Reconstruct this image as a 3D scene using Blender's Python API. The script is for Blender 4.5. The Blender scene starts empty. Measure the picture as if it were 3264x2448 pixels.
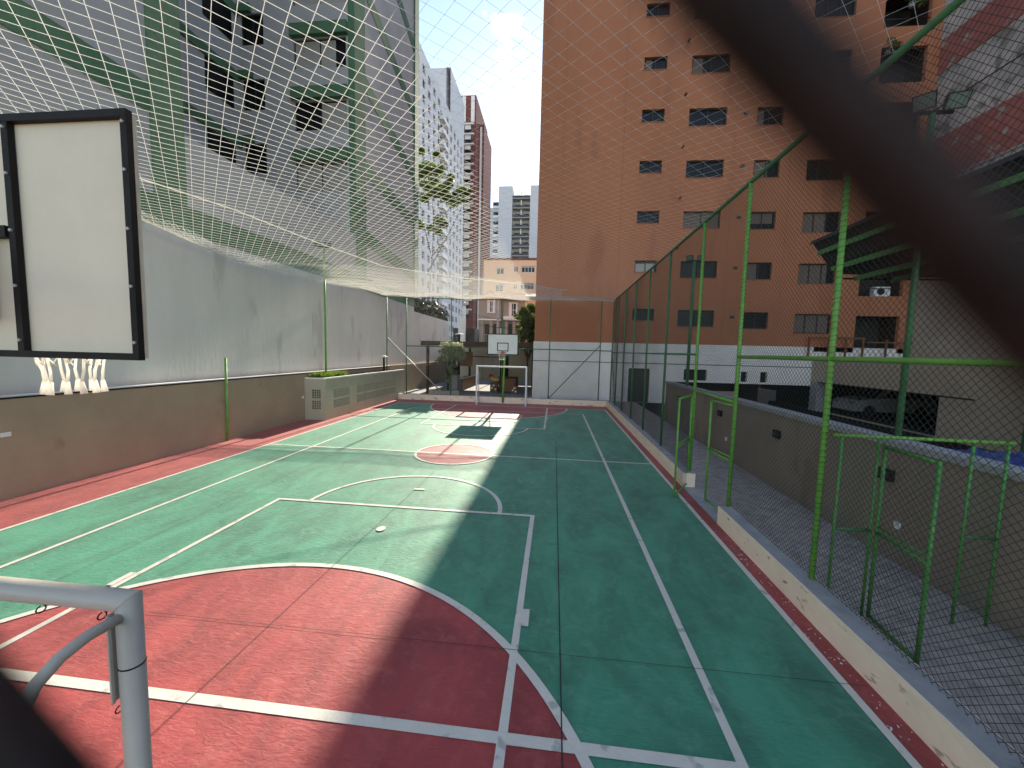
import bpy, math, random
import numpy as np
from mathutils import Vector, Matrix
random.seed(7); rng = np.random.default_rng(7)
scene = bpy.context.scene
col = scene.collection

# ------------------------------------------------------------------ camera
camd = bpy.data.cameras.new('camera'); cam = bpy.data.objects.new('camera', camd); col.objects.link(cam)
rt = Vector((0.99380292, 0.10868748, 0.02329782)); dn = Vector((0.03209838, -0.07993781, -0.99628291)); fw = Vector((-0.1064211, 0.99085669, -0.08293113))
CAMZ = 2.95
m = Matrix.Identity(4)
for i in range(3):
    m[i][0] = rt[i]; m[i][1] = -dn[i]; m[i][2] = -fw[i]
m[2][3] = CAMZ
cam.matrix_world = m
camd.sensor_fit = 'HORIZONTAL'; camd.sensor_width = 36.0; camd.lens = 13.7226
camd.clip_start = 0.002; camd.clip_end = 4000
camd.dof.use_dof = True; camd.dof.focus_distance = 9.0; camd.dof.aperture_fstop = 4.8
scene.camera = cam

# ------------------------------------------------------------------ world and sun
SUN = Vector((0.010, 1.0, 0.503)).normalized()
world = bpy.data.worlds.new('World'); scene.world = world; world.use_nodes = True
wn = world.node_tree.nodes; wl = world.node_tree.links
for n in list(wn): wn.remove(n)
wout = wn.new('ShaderNodeOutputWorld'); bg = wn.new('ShaderNodeBackground'); bg.inputs[1].default_value = 0.15
sky = wn.new('ShaderNodeTexSky'); sky.sky_type = 'NISHITA'; sky.sun_disc = False
sky.sun_elevation = math.asin(SUN.z); sky.sun_rotation = math.atan2(SUN.x, SUN.y)
sky.air_density = 1.0; sky.dust_density = 0.1; sky.ozone_density = 1.6
wtc = wn.new('ShaderNodeTexCoord'); wno = wn.new('ShaderNodeTexNoise'); wno.inputs['Scale'].default_value = 7.0; wno.inputs['Detail'].default_value = 7.0
wmp = wn.new('ShaderNodeMapping'); wmp.inputs['Scale'].default_value = (1, 1, 1.8); wmp.inputs['Location'].default_value = (0.35, 0.1, 0.2)
wl.new(wtc.outputs['Generated'], wmp.inputs[0]); wl.new(wmp.outputs[0], wno.inputs['Vector'])
wcr = wn.new('ShaderNodeValToRGB'); wcr.color_ramp.elements[0].position = 0.60; wcr.color_ramp.elements[1].position = 0.72
wl.new(wno.outputs[0], wcr.inputs[0])
wmx = wn.new('ShaderNodeMixRGB'); wmx.inputs[2].default_value = (7.5, 7.5, 7.7, 1)
wl.new(wcr.outputs[0], wmx.inputs[0]); wl.new(sky.outputs[0], wmx.inputs[1]); wwb = wn.new('ShaderNodeMixRGB'); wwb.blend_type = 'MULTIPLY'; wwb.inputs[0].default_value = 1.0; wwb.inputs[2].default_value = (1.08, 0.975, 0.91, 1); wl.new(wmx.outputs[0], wwb.inputs[1]); wl.new(wwb.outputs[0], bg.inputs[0]); wl.new(bg.outputs[0], wout.inputs[0])
sund = bpy.data.lights.new('sun', 'SUN'); sund.energy = 4.6; sund.angle = math.radians(0.55); sund.color = (1.0, 0.90, 0.74)
sun = bpy.data.objects.new('sun', sund); col.objects.link(sun); sun.rotation_euler = SUN.to_track_quat('Z', 'Y').to_euler(); sun.location = (0, 60, 60)
scene.view_settings.view_transform = 'Standard'; scene.view_settings.look = 'None'; scene.view_settings.gamma = 1.0
scene.view_settings.use_curve_mapping = False; scene.view_settings.exposure = 1.25
scene.render.resolution_x = 1024; scene.render.resolution_y = 768

# ------------------------------------------------------------------ materials
MATS = {}
def mat(name, c, rough=0.8, var=0.12, scale=2.0, bump=0.0, metal=0.0, spec=0.5, c2=None, th=None, stretch=(1, 1, 1), detail=6.0, bscale=None, fine=0.0):
    """procedural plaster/paint: base colour with two octaves of noise; c2/th adds worn patches of a second colour"""
    if name in MATS: return MATS[name]
    M = bpy.data.materials.new(name); M.use_nodes = True; nt = M.node_tree; N = nt.nodes; L = nt.links
    b = N['Principled BSDF']; b.inputs['Roughness'].default_value = rough; b.inputs['Metallic'].default_value = metal
    b.inputs['Specular IOR Level'].default_value = spec
    g = N.new('ShaderNodeNewGeometry'); mp = N.new('ShaderNodeMapping'); mp.inputs['Scale'].default_value = stretch
    L.new(g.outputs['Position'], mp.inputs[0])
    no = N.new('ShaderNodeTexNoise'); no.inputs['Scale'].default_value = scale; no.inputs['Detail'].default_value = detail; no.inputs['Roughness'].default_value = 0.62
    L.new(mp.outputs[0], no.inputs['Vector'])
    mx = N.new('ShaderNodeMixRGB'); mx.inputs[1].default_value = tuple(x * (1 - var) for x in c) + (1,); mx.inputs[2].default_value = tuple(min(1, x * (1 + var)) for x in c) + (1,)
    rp = N.new('ShaderNodeValToRGB'); rp.color_ramp.elements[0].position = 0.3; rp.color_ramp.elements[1].position = 0.7
    L.new(no.outputs[0], rp.inputs[0]); L.new(rp.outputs[0], mx.inputs[0]); out = mx.outputs[0]
    if c2:
        n2 = N.new('ShaderNodeTexNoise'); n2.inputs['Scale'].default_value = scale * 1.7; n2.inputs['Detail'].default_value = 8; L.new(mp.outputs[0], n2.inputs['Vector'])
        r2 = N.new('ShaderNodeValToRGB'); r2.color_ramp.elements[0].position = th; r2.color_ramp.elements[1].position = min(1, th + 0.06)
        L.new(n2.outputs[0], r2.inputs[0]); m2 = N.new('ShaderNodeMixRGB'); m2.inputs[2].default_value = tuple(c2) + (1,)
        L.new(r2.outputs[0], m2.inputs[0]); L.new(out, m2.inputs[1]); out = m2.outputs[0]
    L.new(out, b.inputs['Base Color'])
    if bump:
        n3 = N.new('ShaderNodeTexNoise'); n3.inputs['Scale'].default_value = bscale or scale * 12; n3.inputs['Detail'].default_value = 5; L.new(mp.outputs[0], n3.inputs['Vector'])
        bu = N.new('ShaderNodeBump'); bu.inputs['Strength'].default_value = bump; bu.inputs['Distance'].default_value = 0.02
        L.new(n3.outputs[0], bu.inputs['Height']); L.new(bu.outputs[0], b.inputs['Normal'])
    MATS[name] = M; return M

def court_mat(name, c, cs, rough):
    """rough trowelled court paint: broad clouding, long scuffs, fine trowel relief, uneven gloss"""
    M = bpy.data.materials.new(name); M.use_nodes = True; nt = M.node_tree; N = nt.nodes; L = nt.links; b = N['Principled BSDF']
    g = N.new('ShaderNodeNewGeometry')
    def noise(sc, det, st=(1, 1, 1), rg=0.6, dist=0.0):
        mp = N.new('ShaderNodeMapping'); mp.inputs['Scale'].default_value = st; mp.inputs['Rotation'].default_value = (0, 0, 0.5); L.new(g.outputs['Position'], mp.inputs[0])
        n = N.new('ShaderNodeTexNoise'); n.inputs['Scale'].default_value = sc; n.inputs['Detail'].default_value = det; n.inputs['Roughness'].default_value = rg; n.inputs['Distortion'].default_value = dist
        L.new(mp.outputs[0], n.inputs['Vector']); return n.outputs[0]
    def ramp(s, a, e):
        r = N.new('ShaderNodeValToRGB'); r.color_ramp.elements[0].position = a; r.color_ramp.elements[1].position = e; L.new(s, r.inputs[0]); return r.outputs[0]
    def mix(f, a, bcol):
        x = N.new('ShaderNodeMixRGB'); L.new(f, x.inputs[0])
        if isinstance(a, tuple): x.inputs[1].default_value = a + (1,)
        else: L.new(a, x.inputs[1])
        x.inputs[2].default_value = bcol + (1,); return x.outputs[0]
    o = mix(ramp(noise(0.9, 7, (1.6, .7, 1), .66, .7), 0.34, 0.68), tuple(x * 0.62 for x in c), tuple(x * 1.2 for x in c))
    o = mix(ramp(noise(5.0, 7, (1, 1, 1), 0.7, 0.8), 0.5, 0.8), o, cs)
    o = mix(ramp(noise(3.2, 6, (1, 3.2, 1), 0.7, 0.4), 0.6, 0.78), o, tuple(x * 0.5 for x in c))
    o = mix(ramp(noise(0.55, 9, (1, 1, 1), 0.75, 1.2), 0.56, 0.72), o, tuple(0.5 * x + 0.5 * y for x, y in zip(cs, c)))
    L.new(o, b.inputs['Base Color'])
    b.inputs['Sheen Weight'].default_value = 0.15; b.inputs['Sheen Roughness'].default_value = 0.42; b.inputs['Sheen Tint'].default_value = (1.0, 0.97, 0.84, 1)
    rr = N.new('ShaderNodeMapRange'); rr.inputs['To Min'].default_value = rough - 0.08; rr.inputs['To Max'].default_value = rough + 0.12
    L.new(noise(2.4, 6), rr.inputs['Value']); L.new(rr.outputs[0], b.inputs['Roughness']); b.inputs['Specular IOR Level'].default_value = 0.55
    bu = N.new('ShaderNodeBump'); bu.inputs['Strength'].default_value = 0.4; bu.inputs['Distance'].default_value = 0.03
    L.new(noise(9.0, 8, (1, 2.6, 1), 0.68, 0.6), bu.inputs['Height']); L.new(bu.outputs[0], b.inputs['Normal'])
    return M

M_green = court_mat('court_green', (0.052, 0.262, 0.155), (0.11, 0.33, 0.215), 0.64)
M_red = court_mat('court_red', (0.36, 0.045, 0.046), (0.45, 0.10, 0.085), 0.64)
M_line = mat('line_paint', (0.66, 0.63, 0.54), 0.6, 0.06, 3, 0.2, c2=(0.42, 0.42, 0.37), th=0.6)
M_joint = mat('joint_gap', (0.03, 0.03, 0.03), 0.9)
M_kerb = mat('kerb_cream', (0.95, 0.76, 0.58), 0.8, 0.08, 2.2, 0.25, c2=(0.40, 0.29, 0.20), th=0.63, stretch=(1, 1, 2.5))
M_conc = mat('concrete', (0.34, 0.34, 0.335), 0.9, 0.18, 4, 0.4)
M_pave = mat('walk_paving', (0.37, 0.335, 0.30), 0.85, 0.3, 5, 0.6, c2=(0.46, 0.43, 0.40), th=0.6, spec=0.3)
M_tan = mat('tan_plaster', (0.38, 0.29, 0.20), 0.9, 0.10, 0.8, 0.3, c2=(0.34, 0.23, 0.155), th=0.64)
M_tan2 = mat('ramp_wall_plaster', (0.27, 0.215, 0.165), 0.95, 0.12, 0.9, 0.35, c2=(0.22, 0.17, 0.13), th=0.6, stretch=(1, 1, 0.4))
M_plant = mat('planter_plaster', (0.45, 0.41, 0.30), 0.9, 0.08, 1.2, 0.25)
M_dark = mat('dark_void', (0.012, 0.012, 0.013), 0.95, 0.2)
M_asph = mat('asphalt', (0.05, 0.05, 0.05), 0.9, 0.2, 3, 0.3)
M_greyw = mat('grey_plaster', (0.70, 0.66, 0.61), 0.9, 0.09, 0.7, 0.3, c2=(0.58, 0.53, 0.47), th=0.60, stretch=(1, 1, 0.3))
M_lbw = mat('left_building_plaster', (0.45, 0.44, 0.425), 0.9, 0.08, 0.8, 0.3)
M_lgreen = mat('left_building_green', (0.09, 0.19, 0.10), 0.85, 0.14, 1.5, 0.3)
M_orange = mat('orange_render', (0.46, 0.178, 0.085), 0.9, 0.10, 0.35, 0.35, stretch=(1, 1, 0.3), bscale=14, c2=(0.40, 0.152, 0.074), th=0.58)
M_joint_o = mat('orange_joint', (0.36, 0.15, 0.08), 0.9)
M_base = mat('base_white', (0.85, 0.80, 0.74), 0.85, 0.07, 1.2, 0.3)
M_win = mat('window_glass', (0.014, 0.015, 0.016), 0.3, 0.3, 1.5, spec=0.22)
M_frame = mat('window_frame', (0.03, 0.028, 0.026), 0.5)
M_blind = mat('blind', (0.40, 0.37, 0.33), 0.8, 0.06, 3)
M_curt = mat('curtain', (0.17, 0.13, 0.105), 0.9, 0.12, 6, stretch=(4, 4, 0.3))
M_pipe = mat('green_pipe', (0.14, 0.35, 0.055), 0.45, 0.16, 9, 0.15, c2=(0.16, 0.17, 0.06), th=0.62)
M_pipemd = mat('mid_green_pipe', (0.07, 0.24, 0.05), 0.5, 0.25, 8, 0.1, c2=(0.10, 0.15, 0.05), th=0.6)
M_pipedk = mat('dark_green_pipe', (0.055, 0.16, 0.06), 0.5, 0.2, 8, c2=(0.09, 0.1, 0.06), th=0.66)
M_wire = mat('fence_wire', (0.03, 0.036, 0.03), 0.6, 0.15, 6)
M_wireb = mat('brown_coated_wire', (0.020, 0.010, 0.008), 0.65, 0.8, 160, spec=0.2)
def nylon(name, c):
    M = bpy.data.materials.new(name); M.use_nodes = True; N = M.node_tree.nodes; L = M.node_tree.links
    b = N['Principled BSDF']; b.inputs['Base Color'].default_value = c + (1,); b.inputs['Roughness'].default_value = 0.6
    t = N.new('ShaderNodeBsdfTranslucent'); t.inputs[0].default_value = c + (1,); mx = N.new('ShaderNodeMixShader'); mx.inputs[0].default_value = 0.7
    L.new(b.outputs[0], mx.inputs[1]); L.new(t.outputs[0], mx.inputs[2]); L.new(mx.outputs[0], N['Material Output'].inputs[0]); return M
M_net = nylon('net_nylon', (0.97, 0.96, 0.92))
M_rope = nylon('net_rope', (0.95, 0.92, 0.84))
M_black = mat('black_paint', (0.014, 0.012, 0.011), 0.6, 0.3, 6, spec=0.2, c2=(0.07, 0.035, 0.02), th=0.7)
M_board = mat('board_back', (0.74, 0.64, 0.48), 0.8, 0.05, 2.2, 0.1)
M_boardw = mat('board_front', (0.78, 0.76, 0.70), 0.5, 0.05, 3)
M_goal = mat('goal_steel_paint', (0.43, 0.395, 0.335), 0.45, 0.06, 7, 0.05, c2=(0.36, 0.30, 0.25), th=0.74)
M_rim = mat('rim_red', (0.55, 0.10, 0.05), 0.5)
M_alu = mat('lamp_grey', (0.025, 0.026, 0.027), 0.55, spec=0.3)
M_lens = mat('lamp_lens', (0.16, 0.19, 0.15), 0.25)
M_wood = mat('wood_brown', (0.20, 0.085, 0.035), 0.6, 0.3, 4, 0.1, stretch=(1, 1, 8))
M_dwood = mat('dark_wood', (0.045, 0.022, 0.014), 0.7, 0.3, 4)
M_white = mat('white_paint', (0.78, 0.77, 0.74), 0.6, 0.05, 3)
M_soil = mat('soil', (0.06, 0.04, 0.025), 0.95, 0.3, 9, 0.5)
M_trunk = mat('bark', (0.10, 0.075, 0.05), 0.9, 0.3, 10, 0.4)
M_brick = mat('brick_cladding', (0.17, 0.055, 0.045), 0.9, 0.15, 0.6)
M_tower = mat('white_tower', (0.60, 0.60, 0.62), 0.9, 0.05, 0.2)
M_tower2 = mat('grey_white_tower', (0.55, 0.56, 0.59), 0.9, 0.05, 0.15)
M_peach = mat('peach_render', (0.85, 0.55, 0.33), 0.9, 0.06, 0.3)
M_house = mat('beige_render', (0.33, 0.28, 0.23), 0.9, 0.1, 0.8)
M_tile = mat('roof_tile', (0.50, 0.22, 0.12), 0.85, 0.25, 3, 0.4)
M_zinc = mat('zinc_sheet', (0.12, 0.13, 0.145), 0.8, 0.1, 1)
M_stripg = mat('stained_render', (0.46, 0.42, 0.38), 0.95, 0.3, 0.7, 0.6, c2=(0.24, 0.22, 0.19), th=0.54)
M_stripr = mat('red_band_render', (0.36, 0.125, 0.10), 0.95, 0.25, 0.7, 0.6, c2=(0.40, 0.34, 0.29), th=0.58)
M_beige = mat('beige_wall', (0.46, 0.39, 0.30), 0.95, 0.15, 0.5, 0.3)
M_roofdk = mat('dark_roof_sheet', (0.02, 0.022, 0.02), 0.7, 0.3, 2)
M_tarp = mat('blue_tarp', (0.03, 0.06, 0.26), 0.35, 0.35, 4, 0.5)
M_car = mat('car_paint', (0.30, 0.30, 0.31), 0.25, 0.02)
M_tyre = mat('tyre', (0.015, 0.015, 0.015), 0.8)
M_yel = mat('yellow_plastic', (0.75, 0.48, 0.03), 0.4); M_redp = mat('red_plastic', (0.45, 0.03, 0.02), 0.4); M_gryp = mat('grey_plastic', (0.4, 0.4, 0.42), 0.5)

def leafmat(name, c, tr=0.35):
    M = bpy.data.materials.new(name); M.use_nodes = True; nt = M.node_tree; N = nt.nodes; L = nt.links
    for n in list(N): N.remove(n)
    out = N.new('ShaderNodeOutputMaterial'); d = N.new('ShaderNodeBsdfPrincipled'); t = N.new('ShaderNodeBsdfTranslucent'); mx = N.new('ShaderNodeMixShader')
    g = N.new('ShaderNodeNewGeometry'); hs = N.new('ShaderNodeMixRGB'); L.new(g.outputs['Random Per Island'], hs.inputs[0])
    hs.inputs[1].default_value = tuple(x * 0.65 for x in c) + (1,); hs.inputs[2].default_value = tuple(x * 1.45 for x in c) + (1,)
    L.new(hs.outputs[0], d.inputs['Base Color']); d.inputs['Roughness'].default_value = 0.45; L.new(hs.outputs[0], t.inputs[0])
    mx.inputs[0].default_value = tr; L.new(d.outputs[0], mx.inputs[1]); L.new(t.outputs[0], mx.inputs[2]); L.new(mx.outputs[0], out.inputs[0])
    return M
M_leafy = leafmat('leaf_yellow_green', (0.14, 0.20, 0.028), 0.5); M_leafd = leafmat('leaf_dark', (0.018, 0.032, 0.012), 0.15); M_leafg = leafmat('leaf_green', (0.11, 0.16, 0.025), 0.45); M_leafp = leafmat('leaf_pale', (0.30, 0.33, 0.20), 0.5)

# ------------------------------------------------------------------ builders
def worg(p):
    w = Vector((0, 0, 0))
    while p is not None: w += p.location; p = p.parent
    return w
def tag(o, label=None, cat=None, group=None, kind=None):
    if label: o['label'] = label
    if cat: o['category'] = cat
    if group: o['group'] = group
    if kind: o['kind'] = kind
    return o
def empty(name, loc, label=None, cat=None, group=None, kind=None):
    o = bpy.data.objects.new(name, None); col.objects.link(o); o.location = loc; o.empty_display_size = 0.2
    return tag(o, label, cat, group, kind)
def link_mesh(name, V, F, material, parent=None, smooth=False, np_faces=None):
    V = np.asarray(V, dtype=np.float64).reshape(-1, 3)
    lo = V.min(0); hi = V.max(0); base = np.array([(lo[0] + hi[0]) / 2, (lo[1] + hi[1]) / 2, lo[2]])
    me = bpy.data.meshes.new(name)
    if np_faces is None:
        me.from_pydata((V - base).tolist(), [], F)
    else:
        k = np_faces.shape[1]; n = len(np_faces)
        me.vertices.add(len(V)); me.vertices.foreach_set('co', (V - base).astype(np.float32).ravel())
        me.loops.add(n * k); me.loops.foreach_set('vertex_index', np_faces.astype(np.int32).ravel())
        me.polygons.add(n); me.polygons.foreach_set('loop_start', np.arange(0, n * k, k, dtype=np.int32))
        me.update(calc_edges=True)
    me.materials.append(material)
    if smooth: me.shade_smooth()
    o = bpy.data.objects.new(name, me); col.objects.link(o)
    o.location = Vector(base.tolist()) - worg(parent)
    if parent is not None: o.parent = parent
    return o
def clone(o, d, parent=None):
    c = o.copy(); col.objects.link(c)
    w = worg(o) + Vector(d)
    p = parent if parent is not None else o.parent
    c.parent = p; c.location = w - worg(p)
    return c
def clone_tree(o, d, parent=None, **kw):
    c = clone(o, d, parent); tag(c, **kw)
    for ch in o.children:
        k = ch.copy(); col.objects.link(k); k.parent = c
        for g in ch.children:
            q = g.copy(); col.objects.link(q); q.parent = k
    return c

class MB:
    def __init__(s): s.V = []; s.F = []
    def add(s, V, F):
        n = len(s.V); s.V += [tuple(v) for v in V]; s.F += [tuple(i + n for i in f) for f in F]; return s
    def box(s, x0, x1, y0, y1, z0, z1):
        return s.add([(x0, y0, z0), (x1, y0, z0), (x1, y1, z0), (x0, y1, z0), (x0, y0, z1), (x1, y0, z1), (x1, y1, z1), (x0, y1, z1)],
                     [(0, 3, 2, 1), (4, 5, 6, 7), (0, 1, 5, 4), (1, 2, 6, 5), (2, 3, 7, 6), (3, 0, 4, 7)])
    def prism(s, P, Q):
        """loft between two equal loops, capped"""
        n = len(P); return s.add(list(P) + list(Q), [tuple(range(n))[::-1], tuple(range(n, 2 * n))] + [(i, (i + 1) % n, n + (i + 1) % n, n + i) for i in range(n)])
    def tube(s, pts, r, n=8, r2=None):
        pts = [Vector(p) for p in pts]; k = len(pts); rings = []; up = None
        for i, p in enumerate(pts):
            d = ((pts[i] - pts[i - 1]).normalized() if i else Vector((0, 0, 0))) + ((pts[i + 1] - pts[i]).normalized() if i < k - 1 else Vector((0, 0, 0)))
            d.normalize()
            if up is None: up = Vector((0, 0, 1)) if abs(d.z) < 0.9 else Vector((1, 0, 0))
            a = d.cross(up).normalized(); b = a.cross(d).normalized(); up = b
            R = r if r2 is None else r + (r2 - r) * i / (k - 1)
            ring = [(a * math.cos(t) + b * math.sin(t)) * R for t in [2 * math.pi * j / n for j in range(n)]]
            if 0 < i < k - 1:      # mitre the bend
                d1 = (pts[i] - pts[i - 1]).normalized(); c_ = max(.4, d1.dot(d)); bn = d1.cross((pts[i + 1] - pts[i]).normalized())
                if bn.length > .02:
                    ax = bn.cross(d).normalized(); ring = [o + ax * o.dot(ax) * (1 / c_ - 1) for o in ring]
            rings.append([p + o for o in ring])
        V = [v for rg in rings for v in rg]
        F = [(i * n + j, i * n + (j + 1) % n, (i + 1) * n + (j + 1) % n, (i + 1) * n + j) for i in range(k - 1) for j in range(n)]
        F += [tuple(range(n))[::-1], tuple(range((k - 1) * n, k * n))]
        return s.add(V, F)
    def lathe(s, prof, cx, cy, n=16):
        V = [(cx + r * math.cos(2 * math.pi * j / n), cy + r * math.sin(2 * math.pi * j / n), z) for r, z in prof for j in range(n)]
        k = len(prof); F = [(i * n + j, i * n + (j + 1) % n, (i + 1) * n + (j + 1) % n, (i + 1) * n + j) for i in range(k - 1) for j in range(n)]
        F += [tuple(range(n))[::-1], tuple(range((k - 1) * n, k * n))]
        return s.add(V, F)
    def build(s, name, material, parent=None, label=None, cat=None, group=None, kind=None, smooth=False):
        return tag(link_mesh(name, s.V, s.F, material, parent, smooth), label, cat, group, kind)
def box(name, x0, x1, y0, y1, z0, z1, material, parent=None, **kw): return MB().box(x0, x1, y0, y1, z0, z1).build(name, material, parent, **kw)
def tube(name, pts, r, material, parent=None, n=10, r2=None, **kw): return MB().tube(pts, r, n, r2).build(name, material, parent, smooth=True, **kw)
def sheet(name, poly, z, material, parent=None, **kw):
    return tag(link_mesh(name, [(x, y, z) for x, y in poly], [tuple(range(len(poly)))], material, parent), **kw)
def strands(name, A, B, r, material, parent=None, **kw):
    """many thin 3-sided threads from A to B as one mesh"""
    A = np.asarray(A, float); B = np.asarray(B, float); d = B - A; L = np.linalg.norm(d, axis=1); k = L > 1e-5; A, B, d = A[k], B[k], d[k] / L[k][:, None]
    ref = np.where(np.abs(d[:, 2:3]) < 0.9, np.array([[0, 0, 1.0]]), np.array([[1.0, 0, 0]]))
    a = np.cross(d, ref); a /= np.linalg.norm(a, axis=1)[:, None]; b = np.cross(a, d)
    V = np.zeros((len(A), 6, 3))
    for j in range(3):
        o = (a * math.cos(2.0944 * j) + b * math.sin(2.0944 * j)) * r; V[:, j] = A + o; V[:, 3 + j] = B + o
    i = np.arange(len(A))[:, None] * 6
    F = np.concatenate([i + np.array([[j, (j + 1) % 3, 3 + (j + 1) % 3, 3 + j]]) for j in range(3)])
    return tag(link_mesh(name, V.reshape(-1, 3), None, material, parent, np_faces=F), **kw)
def diag_lines(U, V, pu, pv, step, phase=(0, 0)):
    """two families of diagonals of a diamond mesh (pu wide, pv tall) clipped to U x V, cut in steps; returns (A,B) in uv"""
    A = []; B = []
    sl = pv / pu
    for sg in (1, -1):
        c0 = -U * sl if sg > 0 else 0.0; c1 = V if sg > 0 else V + U * sl
        c = c0 + (phase[0] if sg > 0 else phase[1])
        while c < c1:          # v = c + sg*sl*u
            if sg > 0: u0 = max(0, -c / sl); u1 = min(U, (V - c) / sl)
            else: u0 = max(0, (c - V) / sl); u1 = min(U, c / sl)
            if u1 > u0 + 1e-6:
                n = max(1, int(math.ceil((u1 - u0) * math.hypot(1, sl) / step))); t = np.linspace(u0, u1, n + 1); P = np.stack([t, c + sg * sl * t], 1)
                A.append(P[:-1]); B.append(P[1:])
            c += pv
    return np.concatenate(A), np.concatenate(B)
def chain_panel(parent, O, du, U, V, pitch=0.07, r=0.0025, material=None, name='wire_mesh', amp=0.006):
    A, B = diag_lines(U, V, pitch, pitch, 0.3)
    du = np.array(du, float); O = np.array(O, float); nrm = np.array([-du[1], du[0], 0])
    def f(P):
        w = amp * (np.sin(P[:, 0] * 2.3 + 1) + np.sin(P[:, 1] * 1.9 + P[:, 0] * 0.9)) * 2
        return O + P[:, :1] * du + P[:, 1:] * np.array([[0, 0, 1.0]]) + w[:, None] * nrm
    return strands(name, f(A), f(B), r, material or M_wire, parent, kind='stuff')
def holed(mb, ax, c, u0, u1, z0, z1, holes, depth):
    """wall face in plane X=c or Y=c with real rectangular openings and reveals; depth is signed along the axis"""
    us = sorted({u0, u1} | {h[0] for h in holes} | {h[1] for h in holes}); zs = sorted({z0, z1} | {h[2] for h in holes} | {h[3] for h in holes})
    P = (lambda u, z, d=0: (u, c + d, z)) if ax == 'Y' else (lambda u, z, d=0: (c + d, u, z))
    for i in range(len(us) - 1):
        for j in range(len(zs) - 1):
            um = (us[i] + us[i + 1]) / 2; zm = (zs[j] + zs[j + 1]) / 2
            if not any(h[0] < um < h[1] and h[2] < zm < h[3] for h in holes):
                mb.add([P(us[i], zs[j]), P(us[i + 1], zs[j]), P(us[i + 1], zs[j + 1]), P(us[i], zs[j + 1])], [(0, 1, 2, 3)])
    for a, b, e, f in holes:
        Q = [(a, e), (b, e), (b, f), (a, f)]
        for k in range(4):
            p, q = Q[k], Q[(k + 1) % 4]
            mb.add([P(*p), P(*q), P(*q, depth), P(*p, depth)], [(0, 1, 2, 3)])
    return mb
def leaves(name, centers, radii, n, size, material, parent, seed=1, **kw):
    r = np.random.default_rng(seed); centers = np.asarray(centers, float); radii = np.asarray(radii, float)
    k = r.integers(0, len(centers), n); d = r.normal(size=(n, 3)); d /= np.linalg.norm(d, axis=1)[:, None]
    P = centers[k] + d * (r.random((n, 1)) ** 0.45) * radii[k].reshape(n, -1)
    a = r.normal(size=(n, 3)); a /= np.linalg.norm(a, axis=1)[:, None]; b = np.cross(a, r.normal(size=(n, 3))); b /= np.linalg.norm(b, axis=1)[:, None]
    s = size * (0.6 + 0.8 * r.random((n, 1)))
    V = np.stack([P - a * s, P + b * s * 0.45, P + a * s, P - b * s * 0.45], 1).reshape(-1, 3)
    F = np.arange(4 * n).reshape(n, 4)
    return tag(link_mesh(name, V, None, material, parent, np_faces=F), **kw)

# ================================================================== ground and court
sheet('ground', [(-900, -300), (900, -300), (900, 1500), (-900, 1500)], -3.0, M_asph, kind='structure', label='dark asphalt ground of the street and yards', cat='ground')
XL, XR, YN, YF = -8.445, 2.714, 0.78, 20.62       # centres of the outer white lines
CXc = (XL + XR) / 2
court = box('court_floor', -10.0, 2.95, -1.2, 22.05, -3.0, 0.0, M_red); tag(court, 'red painted margin of the sports court floor', 'court floor', kind='structure')
sheet('green_field', [(XL, YN), (XR, YN), (XR, YF), (XL, YF)], 0.003, M_green, court)
def ell(cx, cy, a, b, t0, t1, n=64): return [(cx + a * math.cos(t), cy + b * math.sin(t)) for t in [t0 + (t1 - t0) * i / n for i in range(n + 1)]]
PI = math.pi
sheet('red_goal_area', ell(CXc, YN, 3.6, 3.98, 0, PI), 0.006, M_red, court)
sheet('red_goal_area', ell(CXc, YF, 3.6, 3.9, PI, 2 * PI), 0.006, M_red, court)
sheet('red_center_circle', ell(-2.76, 10.72, 1.08, 1.08, 0, 2 * PI)[:-1], 0.006, M_red, court)
zl = [0.0085]
def line(p, q, w=0.08):
    p = Vector(p); q = Vector(q); d = (q - p).normalized(); n = Vector((-d.y, d.x)) * w / 2
    sheet('court_line', [tuple(p + n)[:2], tuple(p - n)[:2], tuple(q - n)[:2], tuple(q + n)[:2]], zl[0], M_line, court); zl[0] += 0.0004
def arc(cx, cy, a, b, t0, t1, w=0.08, n=72):
    o = ell(cx, cy, a, b, t0, t1, n); i = ell(cx, cy, a - w, b - w, t0, t1, n)
    V = [(x, y, zl[0]) for x, y in o] + [(x, y, zl[0]) for x, y in i]; k = n + 1
    link_mesh('court_line', V, [(j, j + 1, k + j + 1, k + j) for j in range(n)], M_line, court); zl[0] += 0.0004
W = 0.075
line((XL, YN - .04), (XL, YF + .04), W); line((XR, YN - .04), (XR, YF + .04), W); line((XL, YF), (XR, YF), W); line((XL, YN), (XR, YN), W)
line((XL, 10.69), (XR, 10.69), W)
line((-7.056, 2.69), (-7.056, 18.93), W); line((1.445, 2.69), (1.445, 18.93), W); line((-7.056, 2.726), (1.445, 2.726), 0.095); line((-7.056, 18.89), (1.445, 18.89), 0.07)
for yb, yt in ((YN, 6.81), (YF, 14.85)):
    line((-5.2, yb), (-5.2, yt), W); line((-0.305, yb), (-0.305, yt), W); line((-5.24, yt), (-0.265, yt), W)
arc(-2.74, 6.81, 1.87, 1.85, 0, PI); arc(-2.78, 14.85, 1.87, 1.78, PI, 2 * PI)
arc(CXc, YN, 3.63, 4.02, 0, PI, 0.085); arc(CXc, YF, 3.63, 3.94, PI, 2 * PI, 0.085)
arc(-2.76, 10.72, 1.12, 1.12, 0, 2 * PI, 0.07)
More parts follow.
